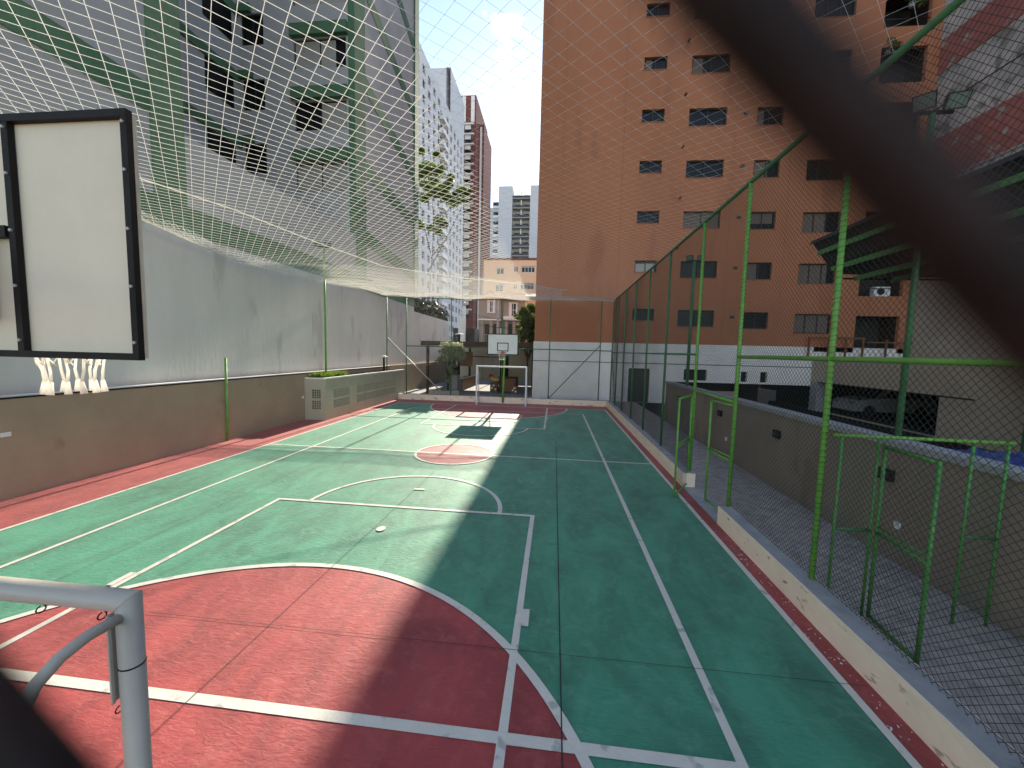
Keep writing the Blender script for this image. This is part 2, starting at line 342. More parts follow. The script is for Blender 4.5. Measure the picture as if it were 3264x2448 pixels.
for yb in (4.1, 17.3):
    sheet('lane_block', [(-0.268, yb - .14), (-0.19, yb - .14), (-0.19, yb + .14), (-0.268, yb + .14)], zl[0], M_line, court); zl[0] += .0004
    sheet('lane_block', [(-5.32, yb - .14), (-5.237, yb - .14), (-5.237, yb + .14), (-5.32, yb + .14)], zl[0], M_line, court); zl[0] += .0004
sheet('penalty_spot', ell(-2.73, 5.9, 0.07, 0.09, 0, 2 * PI, 20)[:-1], zl[0], M_line, court)
sheet('penalty_dash', [(-2.86, 7.71), (-2.63, 7.73), (-2.63, 7.80), (-2.86, 7.79)], zl[0], M_line, court)
sheet('penalty_dash', [(-2.86, 14.0), (-2.63, 14.0), (-2.63, 14.1), (-2.86, 14.1)], zl[0], M_line, court); zl[0] += .0006
def joint(p, q, w=0.008): 
    p = Vector(p); q = Vector(q); d = (q - p).normalized(); n = Vector((-d.y, d.x)) * w / 2
    sheet('expansion_joint', [tuple(p + n)[:2], tuple(p - n)[:2], tuple(q - n)[:2], tuple(q + n)[:2]], zl[0], M_joint, court); zl[0] += 0.0003
joint((0.15, 1.0), (0.13, 13.0), 0.011); joint((-2.95, 1.0), (-2.8, 9.0), 0.006); joint((-9.9, 3.58), (2.9, 3.62), 0.006); joint((-9.9, 6.95), (2.9, 6.98), 0.005); joint((-6.0, 1.0), (-6.0, 12.0), 0.005)

# kerbs with peeling cream paint and bare tops
def kerb(name, x0, x1, y0, y1, h, label, face_axis):
    k = box(name, x0, x1, y0, y1, 0, h - 0.004, M_kerb); tag(k, label, 'kerb', kind='structure')
    box('bare_top', x0 + 0.02, x1 - 0.012, y0 + .01, y1 - .01, h - 0.0039, h, M_conc, k)
    return k
kerb('kerb', 2.95, 3.22, -1.2, 7.05, 0.32, 'cream painted kerb along the near part of the right sideline', 'x')
kerb('kerb', 2.95, 3.22, 8.95, 22.02, 0.32, 'cream painted kerb along the right sideline beyond the gate', 'x')
kerb('kerb', -9.1, 3.22, 22.05, 22.4, 0.32, 'cream chipped kerb across the far end of the court', 'y')
r_ = np.random.default_rng(31); nfl = 110; fx = r_.uniform(2.76, 2.94, nfl); fy = np.concatenate([r_.normal(c, .5, 22) for c in (3.1, 4.1, 5.2, 6.2, 14.5)])
fa_ = r_.uniform(0, 6.28, nfl); fs = r_.uniform(.005, .016, nfl)
FV = np.stack([np.stack([fx + fs * np.cos(fa_ + q) * (1 if k % 2 else .5), fy + fs * np.sin(fa_ + q), np.full(nfl, .004 + .004 * (k == 0))], 1) for k, q in enumerate((0, 1.6, 3.1, 4.7))], 1).reshape(-1, 3)
tag(link_mesh('paint_flakes', FV, None, M_white, None, np_faces=np.arange(4 * nfl).reshape(nfl, 4)), 'white flakes of fallen paint along the foot of the right kerb', 'paint flakes', kind='stuff')
sheet('gate_sill', [(2.95, 7.05), (3.34, 7.05), (3.34, 8.95), (2.95, 8.95)], 0.004, M_conc, kind='structure')
box('walkway', 2.96, 5.05, -1.2, 24.63, -3.0, -0.004, M_pave, kind='structure', label='grey paved walkway between fence and ramp wall', cat='walkway')
box('courtyard_paving', -10.2, -1.36, 22.06, 40.9, -3.0, -0.002, M_conc, kind='structure', label='pale concrete paving of the courtyard beyond the court', cat='paving')

box('street', -120, 60, 41.0, 260, -3.0, -0.05, M_asph, kind='structure', label='dark street beyond the courtyard', cat='street')
box('ramp_floor', 5.27, 14.9, -1.5, 30.6, -3.0, -2.4, M_asph, kind='structure', label='dark garage ramp floor', cat='ramp')
box('forecourt', 3.4, 6.84, 18.4, 24.62, -3.0, -0.006, M_pave, kind='structure', label='paved forecourt at the tower door', cat='paving') if False else None

# ================================================================== left boundary wall, planter
w = empty('boundary_wall', (-10.12, 6, 0), 'low tan plastered wall along the left side of the court', 'wall')
box('wall_body', -10.22, -10.0, -1.5, 23.0, -0.05, 1.86, M_tan, w); box('coping', -10.24, -9.985, -1.5, 23.0, 1.86, 1.89, M_black, w); box('cap_strip', -10.2, -10.02, -1.5, 23.0, 1.89, 1.915, M_white, w)
box('outlet_plate', -10.0, -9.985, 5.96, 6.1, 1.17, 1.25, M_white, w); box('outlet_plate', -10.0, -9.985, 14.52, 14.62, 0.88, 0.98, M_white, w)
pl = empty('breeze_block_planter', (-9.55, 18.5, 0), 'long beige planter box with rows of ventilation blocks', 'planter')
holes = []
def grid(u0, u1, z0, z1, nu, nz, gap=0.24):
    H = []; du = (u1 - u0) / nu; dz = (z1 - z0 - 0.08) / nz
    for i in range(nu):
        for j in range(nz):
            zz = z0 + j * dz + (0.08 if j >= nz // 2 else 0)
            H.append((u0 + i * du + du * gap / 2, u0 + (i + 1) * du - du * gap / 2, zz + dz * gap / 2, zz + dz * (1 - gap / 2)))
    return H
sideH = grid(15.26, 16.55, .42, 1.2, 12, 8) + grid(17.19, 21.64, .42, 1.21, 40, 8)
mb = holed(MB(), 'X', -9.1, 14.7, 23.0, 0, 1.66, sideH, -0.06); mb = holed(mb, 'Y', 14.7, -10.0, -9.1, 0, 1.66, grid(-9.7, -9.31, .43, 1.24, 4, 8), 0.06)
mb.add([(-10, 23, 0), (-9.1, 23, 0), (-9.1, 23, 1.66), (-10, 23, 1.66)], [(0, 1, 2, 3)])
mb.build('planter_wall', M_plant, pl)
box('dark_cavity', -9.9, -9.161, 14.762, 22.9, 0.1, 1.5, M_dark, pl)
mb = MB(); mb.box(-9.24, -9.09, 14.69, 23.0, 1.66, 1.715); mb.box(-9.98, -9.24, 14.69, 14.82, 1.66, 1.715); mb.build('white_rim', M_white, pl)
box('planter_soil', -9.98, -9.105, 14.705, 22.95, 1.58, 1.64, M_soil, pl)  # soil layer inside the planter, just below the rim
def tuft(name, x0, x1, y0, y1, z, n, h, material, parent=None, seed=3, **kw):
    r = np.random.default_rng(seed); p = np.stack([r.uniform(x0, x1, n), r.uniform(y0, y1, n), np.full(n, z)], 1)
    d = np.stack([r.normal(0, .35, n), r.normal(0, .35, n), np.ones(n)], 1) * (h * (0.5 + r.random((n, 1)))); s = np.stack([r.normal(0, .02, n), r.normal(0, .02, n), np.zeros(n)], 1)
    V = np.stack([p - s, p + s, p + d], 1).reshape(-1, 3)
    return tag(link_mesh(name, V, None, material, parent, np_faces=np.arange(3 * n).reshape(n, 3)), **kw)
tuft('grass_tuft', -9.85, -9.3, 14.85, 16.7, 1.66, 2600, 0.2, M_leafy, kind='stuff', label='bright yellow-green grass in the near end of the planter', cat='grass')
tuft('ground_cover', -9.85, -9.3, 17.6, 22.5, 1.64, 500, 0.09, M_leafd, kind='stuff', seed=9, label='sparse dark ground cover along the rest of the planter', cat='ground cover')
def bollard(x, y, z0, z1, r, label, capw=0.2):
    b = empty('bollard_lamp', (x, y, z0), label, 'lamp', 'mushroom bollard lamps')
    tube('stem', [(x, y, z0), (x, y, z1 - .1)], r, M_black, b, 12); MB().lathe([(capw, z1 - .1), (capw * .95, z1 - .06), (capw * .35, z1), (0.01, z1 + .005)], x, y).build('cap', M_white, b, smooth=True)
bollard(-9.5, 21.0, 1.64, 2.56, 0.055, 'dark bollard lamp with white cap standing in the planter')
bollard(-7.95, 32.0, 0.0, 4.35, 0.11, 'tall lamp with white mushroom cap in the courtyard', 0.38)

# ================================================================== grey and green building on the left
lb = empty('apartment_building', (-13, 15, 0), 'grey apartment building with green pilasters and bands on the left', 'building')
XW = -10.36
box('street_wall', XW - 0.3, XW, -2, 28.0, 1.2, 6.05, M_greyw, lb)
box('plinth', XW - 0.3, -10.25, -2, 28, 0, 1.2, M_dark, lb)
box('green_band', XW - .3, XW + .02, -2, 28.0, 6.05, 6.78, M_lgreen, lb)
box('parapet_wall', XW - .3, XW, 10.2, 19.6, 6.78, 8.72, M_lbw, lb)
box('upper_wall', XW - .3, XW, -2, 9.3, 6.78, 30, M_lbw, lb)
box('green_band', XW, XW + .03, -2, 9.3, 8.75, 9.42, M_lgreen, lb); box('green_band', XW, XW + .03, -2, 9.3, 12.6, 13.2, M_lgreen, lb)
box('pilaster', XW - .35, XW + .05, 9.3, 10.2, 6.78, 30, M_lgreen, lb)
box('light_well_side', -16.9, XW - .36, 9.6, 10.15, 6.5, 30, M_lbw, lb)
box('light_well_floor', -16.6, XW - .3, 10.15, 19.6, 8.2, 8.4, M_lbw, lb)
box('light_well_back', -16.9, -16.6, 10.15, 20, 6.5, 30, M_lbw, lb)
for z in (13.4, 16.6, 19.8):
    box('green_band', -16.6, -16.5, 12.0, 19.6, z - .25, z + .2, M_lgreen, lb); box('dark_window', -16.6, -16.55, 17.6, 19.2, z - 1.7, z - .3, M_win, lb)
# frontal wall of the light well with windows
yw = 19.65
H = []
for z in (10.95, 13.95, 16.92, 19.9, 22.9): H.append((-13.6, -10.8, z, z + 1.4))
for z in (11.9, 15.05, 18.2, 21.3): H.append((-16.45, -15.2, z, z + 1.5))
mb = holed(MB(), 'Y', yw, -16.9, XW - .3, 6.5, 30, H, 0.18); mb.build('light_well_wall', M_lbw, lb)
box('wall_core', -16.9, XW - .4, yw + 0.4, 20.7, 6.8, 30, M_lbw, lb)
random.seed(5)
for i, h in enumerate(H):
    f = MB(); a, b, c, d = h; t = .06; y0 = yw + .1
    f.box(a, b, y0, y0 + .06, c, c + t); f.box(a, b, y0, y0 + .06, d - t, d); f.box(a, a + t, y0, y0 + .06, c + t, d - t); f.box(b - t, b, y0, y0 + .06, c + t, d - t); f.box((a + b) / 2 - .03, (a + b) / 2 + .03, y0, y0 + .06, c + t, d - t)
    fr = f.build('window', M_frame, lb); box('pane', a, b, yw + .19, yw + .21, c, d, M_win, fr)
    if i < 5:
        mid = (a + b) / 2
        if i != 1: box('roller_blind', a + t, mid - .03, y0 + .01, y0 + .05, c + t, d - t, M_blind, fr)
        box('roller_blind', mid + .03, b - t if i != 2 else b - .6, y0 + .012, y0 + .052, c + t, d - t, M_blind, fr)
        box('green_lintel', a - .05, XW - .3, yw - .25, yw, d + .05, d + .6, M_lgreen, lb)
    else:
        box('green_lintel', a - .1, b - .6, yw - .2, yw, d, d + .35, M_lgreen, lb)
box('pilaster', XW - .3, XW + .04, 19.6, 20.7, 6.78, 30, M_lgreen, lb)
# far flank, turned slightly outwards
def flank(name, p, q, z0a, z1a, z0b, z1b, th, material, parent):
    p = Vector(p); q = Vector(q); d = (q - p).normalized(); n = Vector((d.y, -d.x)) * th
    P = [(p.x, p.y, z0a), (p.x + n.x, p.y + n.y, z0a), (p.x + n.x, p.y + n.y, z1a), (p.x, p.y, z1a)]; Q = [(q.x, q.y, z0b), (q.x + n.x, q.y + n.y, z0b), (q.x + n.x, q.y + n.y, z1b), (q.x, q.y, z1b)]
    return MB().prism(P, Q).build(name, material, parent)
fa, fb = (-10.36, 20.7), (-10.42, 28.9)
flank('flank_wall', (fa[0] - .3, fa[1]), (fb[0] - .3, fb[1]), 6.78, 34, 6.78, 34, .3, M_lbw, lb)
for za, zb in ((9.3, 8.6), (12.9, 12.35), (17.2, 15.4), (21.9, 19.6), (26.5, 24)): flank('green_band', (fa[0] + .0, fa[1]), fb, za - .8, za, zb - .75, zb, .03, M_lgreen, lb)
flank('corner_pilaster', (fb[0] + .06, fb[1] - .9), fb, 6.78, 34, 6.78, 34, .05, M_lgreen, lb)
box('rear_mass', -17, -10.75, 20.8, 28.85, 6.8, 34, M_lbw, lb)

# ================================================================== orange tower
ot = empty('orange_tower', (9, 30, 0), 'tall orange rendered apartment tower with white ground floor', 'building')
yf = 24.7; X0, X1, ZT = -1.3, 20.05, 33.0
H = []; kinds = []
for k in range(9):
    dz = 2.87 * k
    for nm, a, b, c, h in (('c1', 4.62, 5.9, 5.03, .69), ('c2', 7.28, 9.36, 4.7, .97), ('c3', 11.0, 12.4, 4.62, .97), ('c4', 13.85, 15.85, 4.4, 1.13), ('c5', 17.15, 19.45, 3.7, 1.85)):
        if nm == 'c5' and k == 0: c, h = 3.35, 2.1
        if nm == 'c4' and k >= 5: a, b = 13.6, 15.7
        H.append((a, b, c + dz, c + dz + h)); kinds.append((nm, k))
mb = holed(MB(), 'Y', yf, X0, X1, 3.62, ZT, H, 0.22)
mb.add([(X0, yf, 3.62), (X0, 40, 3.62), (X0, 40, ZT), (X0, yf, ZT)], [(0, 3, 2, 1)]); mb.add([(X0, yf, ZT), (X1, yf, ZT), (X1, 40, ZT), (X0, 40, ZT)], [(0, 1, 2, 3)]); mb.add([(X1, yf, 3.62), (X1, 40, 3.62), (X1, 40, ZT), (X1, yf, ZT)], [(0, 1, 2, 3)]); mb.add([(X0, 40, 0), (X1, 40, 0), (X1, 40, ZT), (X0, 40, ZT)], [(0, 1, 2, 3)])
mb.build('facade', M_orange, ot)
random.seed(11)
for (nm, k), (a, b, c, d) in zip(kinds, H):
    if nm == 'c5':
        m5 = MB(); m5.box(a - .1, b + .1, yf + 1.4, yf + 1.5, c - .1, d + .1); m5.build('balcony_back', M_frame, ot)
        m5 = MB(); m5.box(a - .12, a, yf + .221, yf + 1.4, c, d); m5.box(b, b + .12, yf + .221, yf + 1.4, c, d); m5.box(a, b, yf + .221, yf + 1.4, d, d + .1); m5.box(a, b, yf + .221, yf + 1.4, c - .1, c); m5.build('balcony_recess', M_dwood, ot)
        if k: tube('railing', [(a, yf + .1, c + .45), (b, yf + .1, c + .45)], .025, M_frame, ot, 6)
        continue
    f = MB(); t = .045; y0 = yf + .13
    f.box(a, b, y0, y0 + .05, c, c + t); f.box(a, b, y0, y0 + .05, d - t, d); f.box(a, a + t, y0, y0 + .05, c + t, d - t); f.box(b - t, b, y0, y0 + .05, c + t, d - t)
    for q in ([.5] if nm != 'c4' else [.33, .66]): x = a + (b - a) * q; f.box(x - t / 2, x + t / 2, y0, y0 + .05, c + t, d - t)
    fr = f.build('window', M_frame, ot); box('pane', a, b, yf + .2, yf + .225, c, d, M_win, fr)
    box('sill', a - .05, b + .05, yf - .03, yf + .12, c - .04, c - .002, M_joint_o, ot)
    u = random.random()
    if nm in ('c3', 'c1') and k == 1 and nm == 'c1': box('curtain', a + .08, b - .08, y0 + .052, y0 + .065, c + .05, d - .15, M_blind, fr)
    elif nm == 'c3' and k in (2,): box('curtain', a + .1, b - .1, y0 + .052, y0 + .065, c + .35, d - .05, M_curt, fr)
    elif nm == 'c4' and k in (0, 1, 2): box('curtain', a + .08, b - .3 * k - .08, y0 + .052, y0 + .065, c + .05, d - .05, M_curt, fr)
    elif nm == 'c2' and k == 2: box('curtain', a + .05, b - .05, y0 + .052, y0 + .065, c + .05, d - .05, M_curt, fr)
    elif u < .25: box('curtain', a + .1, a + (b - a) * random.uniform(.3, .6), y0 + .052, y0 + .065, c + .05, d - .05, M_curt, fr)
for x, wd in ((0.12, .03), (3.63, .04), (9.85, .03), (12.95, .02)): box('render_joint', x, x + wd, yf - .012, yf - .001, 3.62, ZT, M_joint_o, ot)
vent = box('vent', 10.25, 10.5, yf - .02, yf - .004, 5.2, 5.36, M_frame, ot)
for k in range(1, 6): clone(vent, (0, 0, 2.87 * k))
spout = tube('drain_spout', [(7.0, yf + .02, 9.3), (7.0, yf - .22, 9.26)], .05, M_dwood, ot, 8)
for k in range(1, 6): clone(spout, (0, 0, 2.87 * k))
# white ground floor
bH = [(4.55, 5.82, 0.0, 2.1), (7.82, 9.15, 1.46, 2.13), (11.1, 11.45, 1.46, 2.06), (12.19, 12.58, 1.46, 2.08)]
mb = holed(MB(), 'Y', yf - .05, X0 - .05, 6.85, 0, 3.62, bH[:1], .2); mb = holed(mb, 'Y', yf - .05, 6.85, 15.0, 1.35, 3.62, [(h[0], h[1], h[2], h[3]) for h in bH[1:]], .2)
mb.add([(X0 - .05, yf - .05, 0), (X0 - .05, 40, 0), (X0 - .05, 40, 3.62), (X0 - .05, yf - .05, 3.62)], [(0, 1, 2, 3)]); mb.add([(X0 - .05, yf - .05, 3.62), (15, yf - .05, 3.62), (15, yf, 3.62), (X0 - .05, yf, 3.62)], [(0, 1, 2, 3)])
mb.add([(6.85, yf - .05, -3), (6.85, yf + 6, -3), (6.85, yf + 6, 1.35), (6.85, yf - .05, 1.35)], [(0, 1, 2, 3)]); mb.add([(6.85, yf - .05, 1.35), (15, yf - .05, 1.35), (15, yf + 6, 1.35), (6.85, yf + 6, 1.35)], [(0, 1, 2, 3)])
mb.build('ground_floor_wall', M_base, ot)
box('base_string', X0 - .06, 15, yf - .062, yf - .051, 2.4, 2.44, M_joint, ot)
d = box('door', 4.56, 5.81, yf + .1, yf + .14, 0.0, 2.09, M_frame, ot); box('handle', 4.7, 4.74, yf + .06, yf + .1, .95, 1.2, M_alu, d)
for a, b, c, e in bH[1:]: box('window', a, b, yf + .151, yf + .18, c, e, M_dark, ot)
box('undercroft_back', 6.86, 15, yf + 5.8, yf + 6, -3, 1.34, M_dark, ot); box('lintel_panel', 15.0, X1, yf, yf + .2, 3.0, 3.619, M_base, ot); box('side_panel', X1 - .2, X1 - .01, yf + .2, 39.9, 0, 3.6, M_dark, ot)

# ================================================================== garage block, terrace and striped wall on the right
ga = empty('garage_block', (17, 18, 0), 'low concrete garage block with dark opening beside the orange tower', 'garage')
mb = holed(MB(), 'X', 15.0, 6.0, yf - .06, -.05, 3.02, [(16.9, 24.2, -.04, 1.58)], .35)
mb.add([(15, 6, 3.02), (20.0, 6, 3.02), (20.0, yf - .06, 3.02), (15, yf - .06, 3.02)], [(0, 1, 2, 3)]); mb.add([(15, 6, 0), (20, 6, 0), (20, 6, 3.02), (15, 6, 3.02)], [(0, 1, 2, 3)])
mb.add([(15.35, 6.1, 1.6), (20, 6.1, 1.6), (20, 29, 1.6), (15.35, 29, 1.6)], [(0, 1, 2, 3)])
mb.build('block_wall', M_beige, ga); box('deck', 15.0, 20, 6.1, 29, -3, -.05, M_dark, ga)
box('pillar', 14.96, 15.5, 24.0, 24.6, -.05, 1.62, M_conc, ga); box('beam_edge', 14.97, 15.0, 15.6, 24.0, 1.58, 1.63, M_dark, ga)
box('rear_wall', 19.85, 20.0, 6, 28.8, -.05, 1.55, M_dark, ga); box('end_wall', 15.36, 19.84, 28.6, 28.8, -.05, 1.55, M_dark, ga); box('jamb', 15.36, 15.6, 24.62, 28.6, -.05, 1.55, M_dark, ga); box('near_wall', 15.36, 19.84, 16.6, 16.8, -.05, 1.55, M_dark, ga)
rl = empty('terrace_railing', (16, 24.3, 3.02), 'brown metal railing on the terrace above the garage', 'railing')
for x in (14.55, 15.6, 16.5, 17.4, 18.6, 19.8): box('post', x - .04, x + .04, 24.3, 24.38, 3.02, 4.1, M_wood, rl)
box('handrail', 14.5, 17.5, 24.29, 24.39, 4.1, 4.2, M_wood, rl); box('handrail', 17.6, 19.95, 24.29, 24.39, 3.9, 3.98, M_wood, rl)
sw = empty('striped_building', (21, 12, 0), 'weathered grey building with faded red bands at the far right', 'building')
XS = 20.06
box('beige_wall', XS, XS + .4, -4, 29.0, 0, 9.6, M_beige, sw); box('grey_wall', XS, XS + .4, -4, 29.0, 9.6, 12.55, M_stripg, sw)
box('red_band', XS - .04, XS + .4, -4, 29.0, 12.55, 14.85, M_stripr, sw); box('grey_wall', XS, XS + .4, -4, 29.0, 14.85, 18.3, M_stripg, sw); box('red_band', XS - .04, XS + .4, -4, 29.0, 18.3, 20.0, M_stripr, sw)
box('grey_wall', XS, XS + .4, -4, 29.0, 20.0, 30, M_stripg, sw); box('string_course', XS - .06, XS + .3, -4, 29.0, 12.44, 12.54, M_conc, sw); box('string_course', XS - .03, XS + .3, -4, 29.0, 16.5, 16.54, M_joint, sw)
ac = empty('air_conditioner', (18.6, 24.8, 6.65), 'white air conditioner unit on a balcony of the orange tower', 'air conditioner')
box('casing', 18.15, 19.0, 24.95, 25.25, 6.6, 7.15, M_white, ac); MB().tube([(18.5, 24.93, 6.88), (18.5, 24.95, 6.88)], .2, 18).build('fan_grille', M_alu, ac)
for n_, (px, pz, lab) in enumerate(((17.6, 17.9 + 2.0, 'leafy plant hanging over an upper balcony of the orange tower'), (18.6, 22.2, 'dark plant on the topmost visible balcony of the orange tower'))):
    p_ = empty('balcony_plant', (px, 24.9, pz), lab, 'plant'); leaves('foliage', [(px, 24.85, pz + .2), (px + .3, 24.8, pz)], [.35, .3], 350, .08, M_leafg, p_, 20 + n_); MB().lathe([(.12, pz - .2), (.16, pz + .05)], px, 24.9, 12).build('pot', M_conc, p_)
# car inside the garage
cr = empty('parked_car', (17.6, 22.9, -.05), 'pale hatchback car parked in the dark garage', 'car')
prof = [(-1.95, .25), (-1.95, .62), (-1.75, .82), (-.95, .92), (-.35, 1.38), (1.0, 1.42), (1.75, 1.0), (1.95, .85), (1.95, .25)]
cy = 22.9; cxx = 17.6
MB().prism([(cxx + u, cy - .8, z) for u, z in prof], [(cxx + u, cy + .8, z) for u, z in prof]).build('body', M_car, cr)
MB().prism([(cxx + u, cy - .805, z) for u, z in ((-.85, .95), (-.32, 1.32), (.95, 1.34), (1.4, .98))], [(cxx + u, cy - .8, z) for u, z in ((-.85, .95), (-.32, 1.32), (.95, 1.34), (1.4, .98))]).build('side_window', M_win, cr)
for sy in (-1, 1):
    box('headlight', cxx - 1.97, cxx - 1.9, cy + sy * .6 - .15, cy + sy * .6 + .15, .6, .75, M_lens, cr)
    for u in (-1.2, 1.2): MB().tube([(cxx + u, cy + sy * .82, .27), (cxx + u, cy + sy * .62, .27)], .31, 16).build('wheel', M_tyre, cr)
MB().prism([(cxx - .93, cy - .7, .93), (cxx - .93, cy + .7, .93), (cxx - .4, cy + .62, 1.36), (cxx - .4, cy - .62, 1.36)], [(cxx - .96, cy - .7, .95), (cxx - .96, cy + .7, .95), (cxx - .43, cy + .62, 1.38), (cxx - .43, cy - .62, 1.38)]).build('windscreen', M_win, cr)

# ramp wall beside the walkway
rw = empty('ramp_wall', (5.15, 9, 0), 'long tan wall with grey coping along the right side of the walkway', 'wall')
box('wall_body', 5.06, 5.26, -1.5, 18.3, -3, 1.68, M_tan2, rw); box('coping', 5.02, 5.36, -1.5, 18.32, 1.68, 1.77, M_conc, rw); box('end_return', 5.27, 8.0, 18.1, 18.3, -.05, 1.4, M_tan, rw)
for y, lab in ((6.35, 'nearest black bulkhead light on the ramp wall'), (9.28, 'second black bulkhead light on the ramp wall'), (12.35, 'third black bulkhead light seen through the gate'), (16.24, 'farthest black bulkhead light on the ramp wall')):
    b = box('wall_light', 5.0, 5.06, y - .12, y + .12, 1.15, 1.32, M_black, label=lab, cat='wall light', group='bulkhead lights on the ramp wall')
    box('grille', 4.985, 5.0, y - .09, y + .09, 1.19, 1.28, M_frame, b)
for y, lab in ((11.86, 'white socket plate low on the ramp wall behind the gate'), (6.1, 'white socket plate low on the ramp wall behind the partition')): box('socket_plate', 5.045, 5.06, y - .05, y + .05, .5, .6, M_white, label=lab, cat='socket')
# crumpled tarp
r = np.random.default_rng(4); nx, ny = 26, 22; V = []; 
for i in range(nx):
    for j in range(ny):
        x = 5.42 + 1.5 * i / (nx - 1) + .03 * math.sin(j * 1.3); y = 4.2 + 2.1 * j / (ny - 1) + .05 * math.sin(i * .9)
        V.append((x, y, 1.62 + .10 * math.sin(i * .9 + j * .4) * math.cos(j * .8) + .03 * r.normal()))
MB().add(V, [(i * ny + j, (i + 1) * ny + j, (i + 1) * ny + j + 1, i * ny + j + 1) for i in range(nx - 1) for j in range(ny - 1)]).build('tarpaulin', M_tarp, label='crumpled blue tarpaulin behind the ramp wall at the right edge', cat='tarpaulin')
box('ramp_deck', 5.4, 7.2, 3.5, 6.6, -.05, 1.42, M_dark, label='dark block under the blue tarpaulin', cat='deck')

# dark canopy with green beams
cn = empty('canopy', (10, 8, 5.2), 'dark curved canopy roof with green beams at the upper right', 'canopy')
K = [(8.12, 6.62), (8.22, 6.67), (8.73, 5.98), (9.16, 5.70), (11.47, 5.60), (14.6, 5.6)]; K2 = [(x + .05, z + .12) for x, z in K]
for i in range(len(K) - 1):
    q = [K[i], K[i + 1], K2[i + 1], K2[i]]
    MB().prism([(x, 3.0, z) for x, z in q], [(x, 14.0, z) for x, z in q]).build('roof_sheet', M_roofdk, cn)
for x, z in ((8.36, 6.42), (8.80, 5.93), (9.5, 5.62), (10.6, 5.58)): box('beam', x - .035, x + .035, 3.0, 13.9, z - .15, z - .01, M_pipemd, cn)
tube('edge_rail', [(9.2, 13.95, 5.55), (14.6, 13.95, 5.5)], .03, M_black, cn, 8)
for y in (3.6, 13.4): tube('column', [(14.4, y, -3), (14.4, y, 5.6)], .08, M_pipedk, cn)

# ================================================================== floodlights
def flood(x, y, z0, z1, label, material, r=.05, ang=0.0, sp=.26):
    f = empty('floodlight_pole', (x, y, z0), label, 'floodlight', 'twin floodlights round the court')
    tube('pole', [(x, y, z0), (x, y, z1)], r, material, f); tube('cross_arm', [(x - sp, y, z1 + .02), (x + sp, y, z1 + .02)], .03, M_alu, f, 8)
    for sx in (-1, 1):
        c = Vector((x + sx * sp * .75, y - .1, z1 + .12)); R = Matrix.Rotation(ang + .25 * sx, 3, 'Z') @ Matrix.Rotation(.55, 3, 'X')
        def T(P): return [tuple(c + R @ Vector(p)) for p in P]
        hb = MB(); a, b, e = .125, .105, .055
        hb.add(T([(-a * .7, b and .09, -b * .6), (a * .7, .09, -b * .6), (a * .7, .09, b * .6), (-a * .7, .09, b * .6), (-a, -e, -b), (a, -e, -b), (a, -e, b), (-a, -e, b)]), [(0, 3, 2, 1), (0, 1, 5, 4), (1, 2, 6, 5), (2, 3, 7, 6), (3, 0, 4, 7), (4, 5, 6, 7)])
        h = hb.build('lamp_head', M_alu, f); MB().add(T([(-a * .86, -e - .006, -b * .84), (a * .86, -e - .006, -b * .84), (a * .86, -e - .006, b * .84), (-a * .86, -e - .006, b * .84)]), [(0, 1, 2, 3)]).build('lens', M_lens, h)
    return f
flood(5.22, 6.45, 1.77, 6.45, 'twin floodlights on a dark green pole above the ramp wall, nearest one', M_pipedk, .042, -.5)
flood(5.2, 15.95, 1.77, 6.55, 'twin floodlights on a dark pole behind the fence near the orange tower', M_pipedk, .06, -.4)
flood(-9.5, 15.4, 1.66, 7.0, 'twin floodlights on the slim green pole in the planter', M_pipe, .04, .5, .26)
tube('wall_post', [(-9.95, 10.85, 0.0), (-9.95, 10.88, 2.55)], .035, M_pipe, label='short bright green post against the low left wall', cat='post')
tube('net_pole', [(-9.93, 5.85, 1.9), (-9.93, 5.85, 6.0)], .04, M_pipe, label='green pole rising from the wall at the left picture edge', cat='pole')

# ================================================================== fences
FZ = 5.85; FX = 3.15
rf = empty('chain_link_fence', (FX, 11, .32), 'tall green chain-link fence along the right side of the court', 'fence')
for y in (2.5, 4.85, 7.12, 9.12, 11.6, 13.95, 16.2, 18.4, 20.4, 22.2): tube('post', [(FX, y, .3), (FX, y, FZ)], .032, M_pipe if y < 10 else M_pipedk, rf)
tube('top_rail', [(FX, -.3, FZ), (FX, 22.2, FZ)], .035, M_pipedk, rf); tube('mid_rail', [(FX, -.3, 2.95), (FX, 7.12, 2.95)], .03, M_pipe, rf); tube('mid_rail', [(FX, 9.12, 2.98), (FX, 22.2, 3.02)], .026, M_pipedk, rf)
tube('gate_header', [(FX, 7.12, 2.16), (FX, 9.12, 2.18)], .028, M_pipe, rf); tube('brace', [(FX, 22.1, 3.0), (FX, 20.45, .4)], .022, M_pipedk, rf)
chain_panel(rf, (FX, .05, .33), (0, 1, 0), 7.05, 5.5); chain_panel(rf, (FX, 7.14, 2.18), (0, 1, 0), 1.96, 3.65); chain_panel(rf, (FX, 9.14, .33), (0, 1, 0), 13.0, 5.5)
for y in (2.5, 4.85, 7.12, 9.12, 11.6):
    mb = MB()
    for i in range(int(5.4 / .07)):
        z = .4 + i * .07 + random.uniform(-.012, .012)
        if y in (7.12, 9.12) and z < 2.1 and i % 2: continue
        mb.tube([(FX + .036 * math.cos(t), y + .036 * math.sin(t), z + .006 * t) for t in [k * 1.05 for k in range(7)]], .0028, 4)
    mb.build('wire_ties', M_wire, rf, kind='stuff')
tube('bottom_wire', [(FX, .05, .36), (FX, 7.1, .36)], .003, M_wire, rf, 4)
ff = empty('chain_link_fence', (-3, 22.2, .32), 'tall chain-link fence across the far end of the court', 'fence')
for x in (-9.86, -8.67, -5.98, -3.0, -.3, 2.5): tube('post', [(x, 22.2, .3), (x, 22.2, 5.95)], .032, M_pipedk, ff)
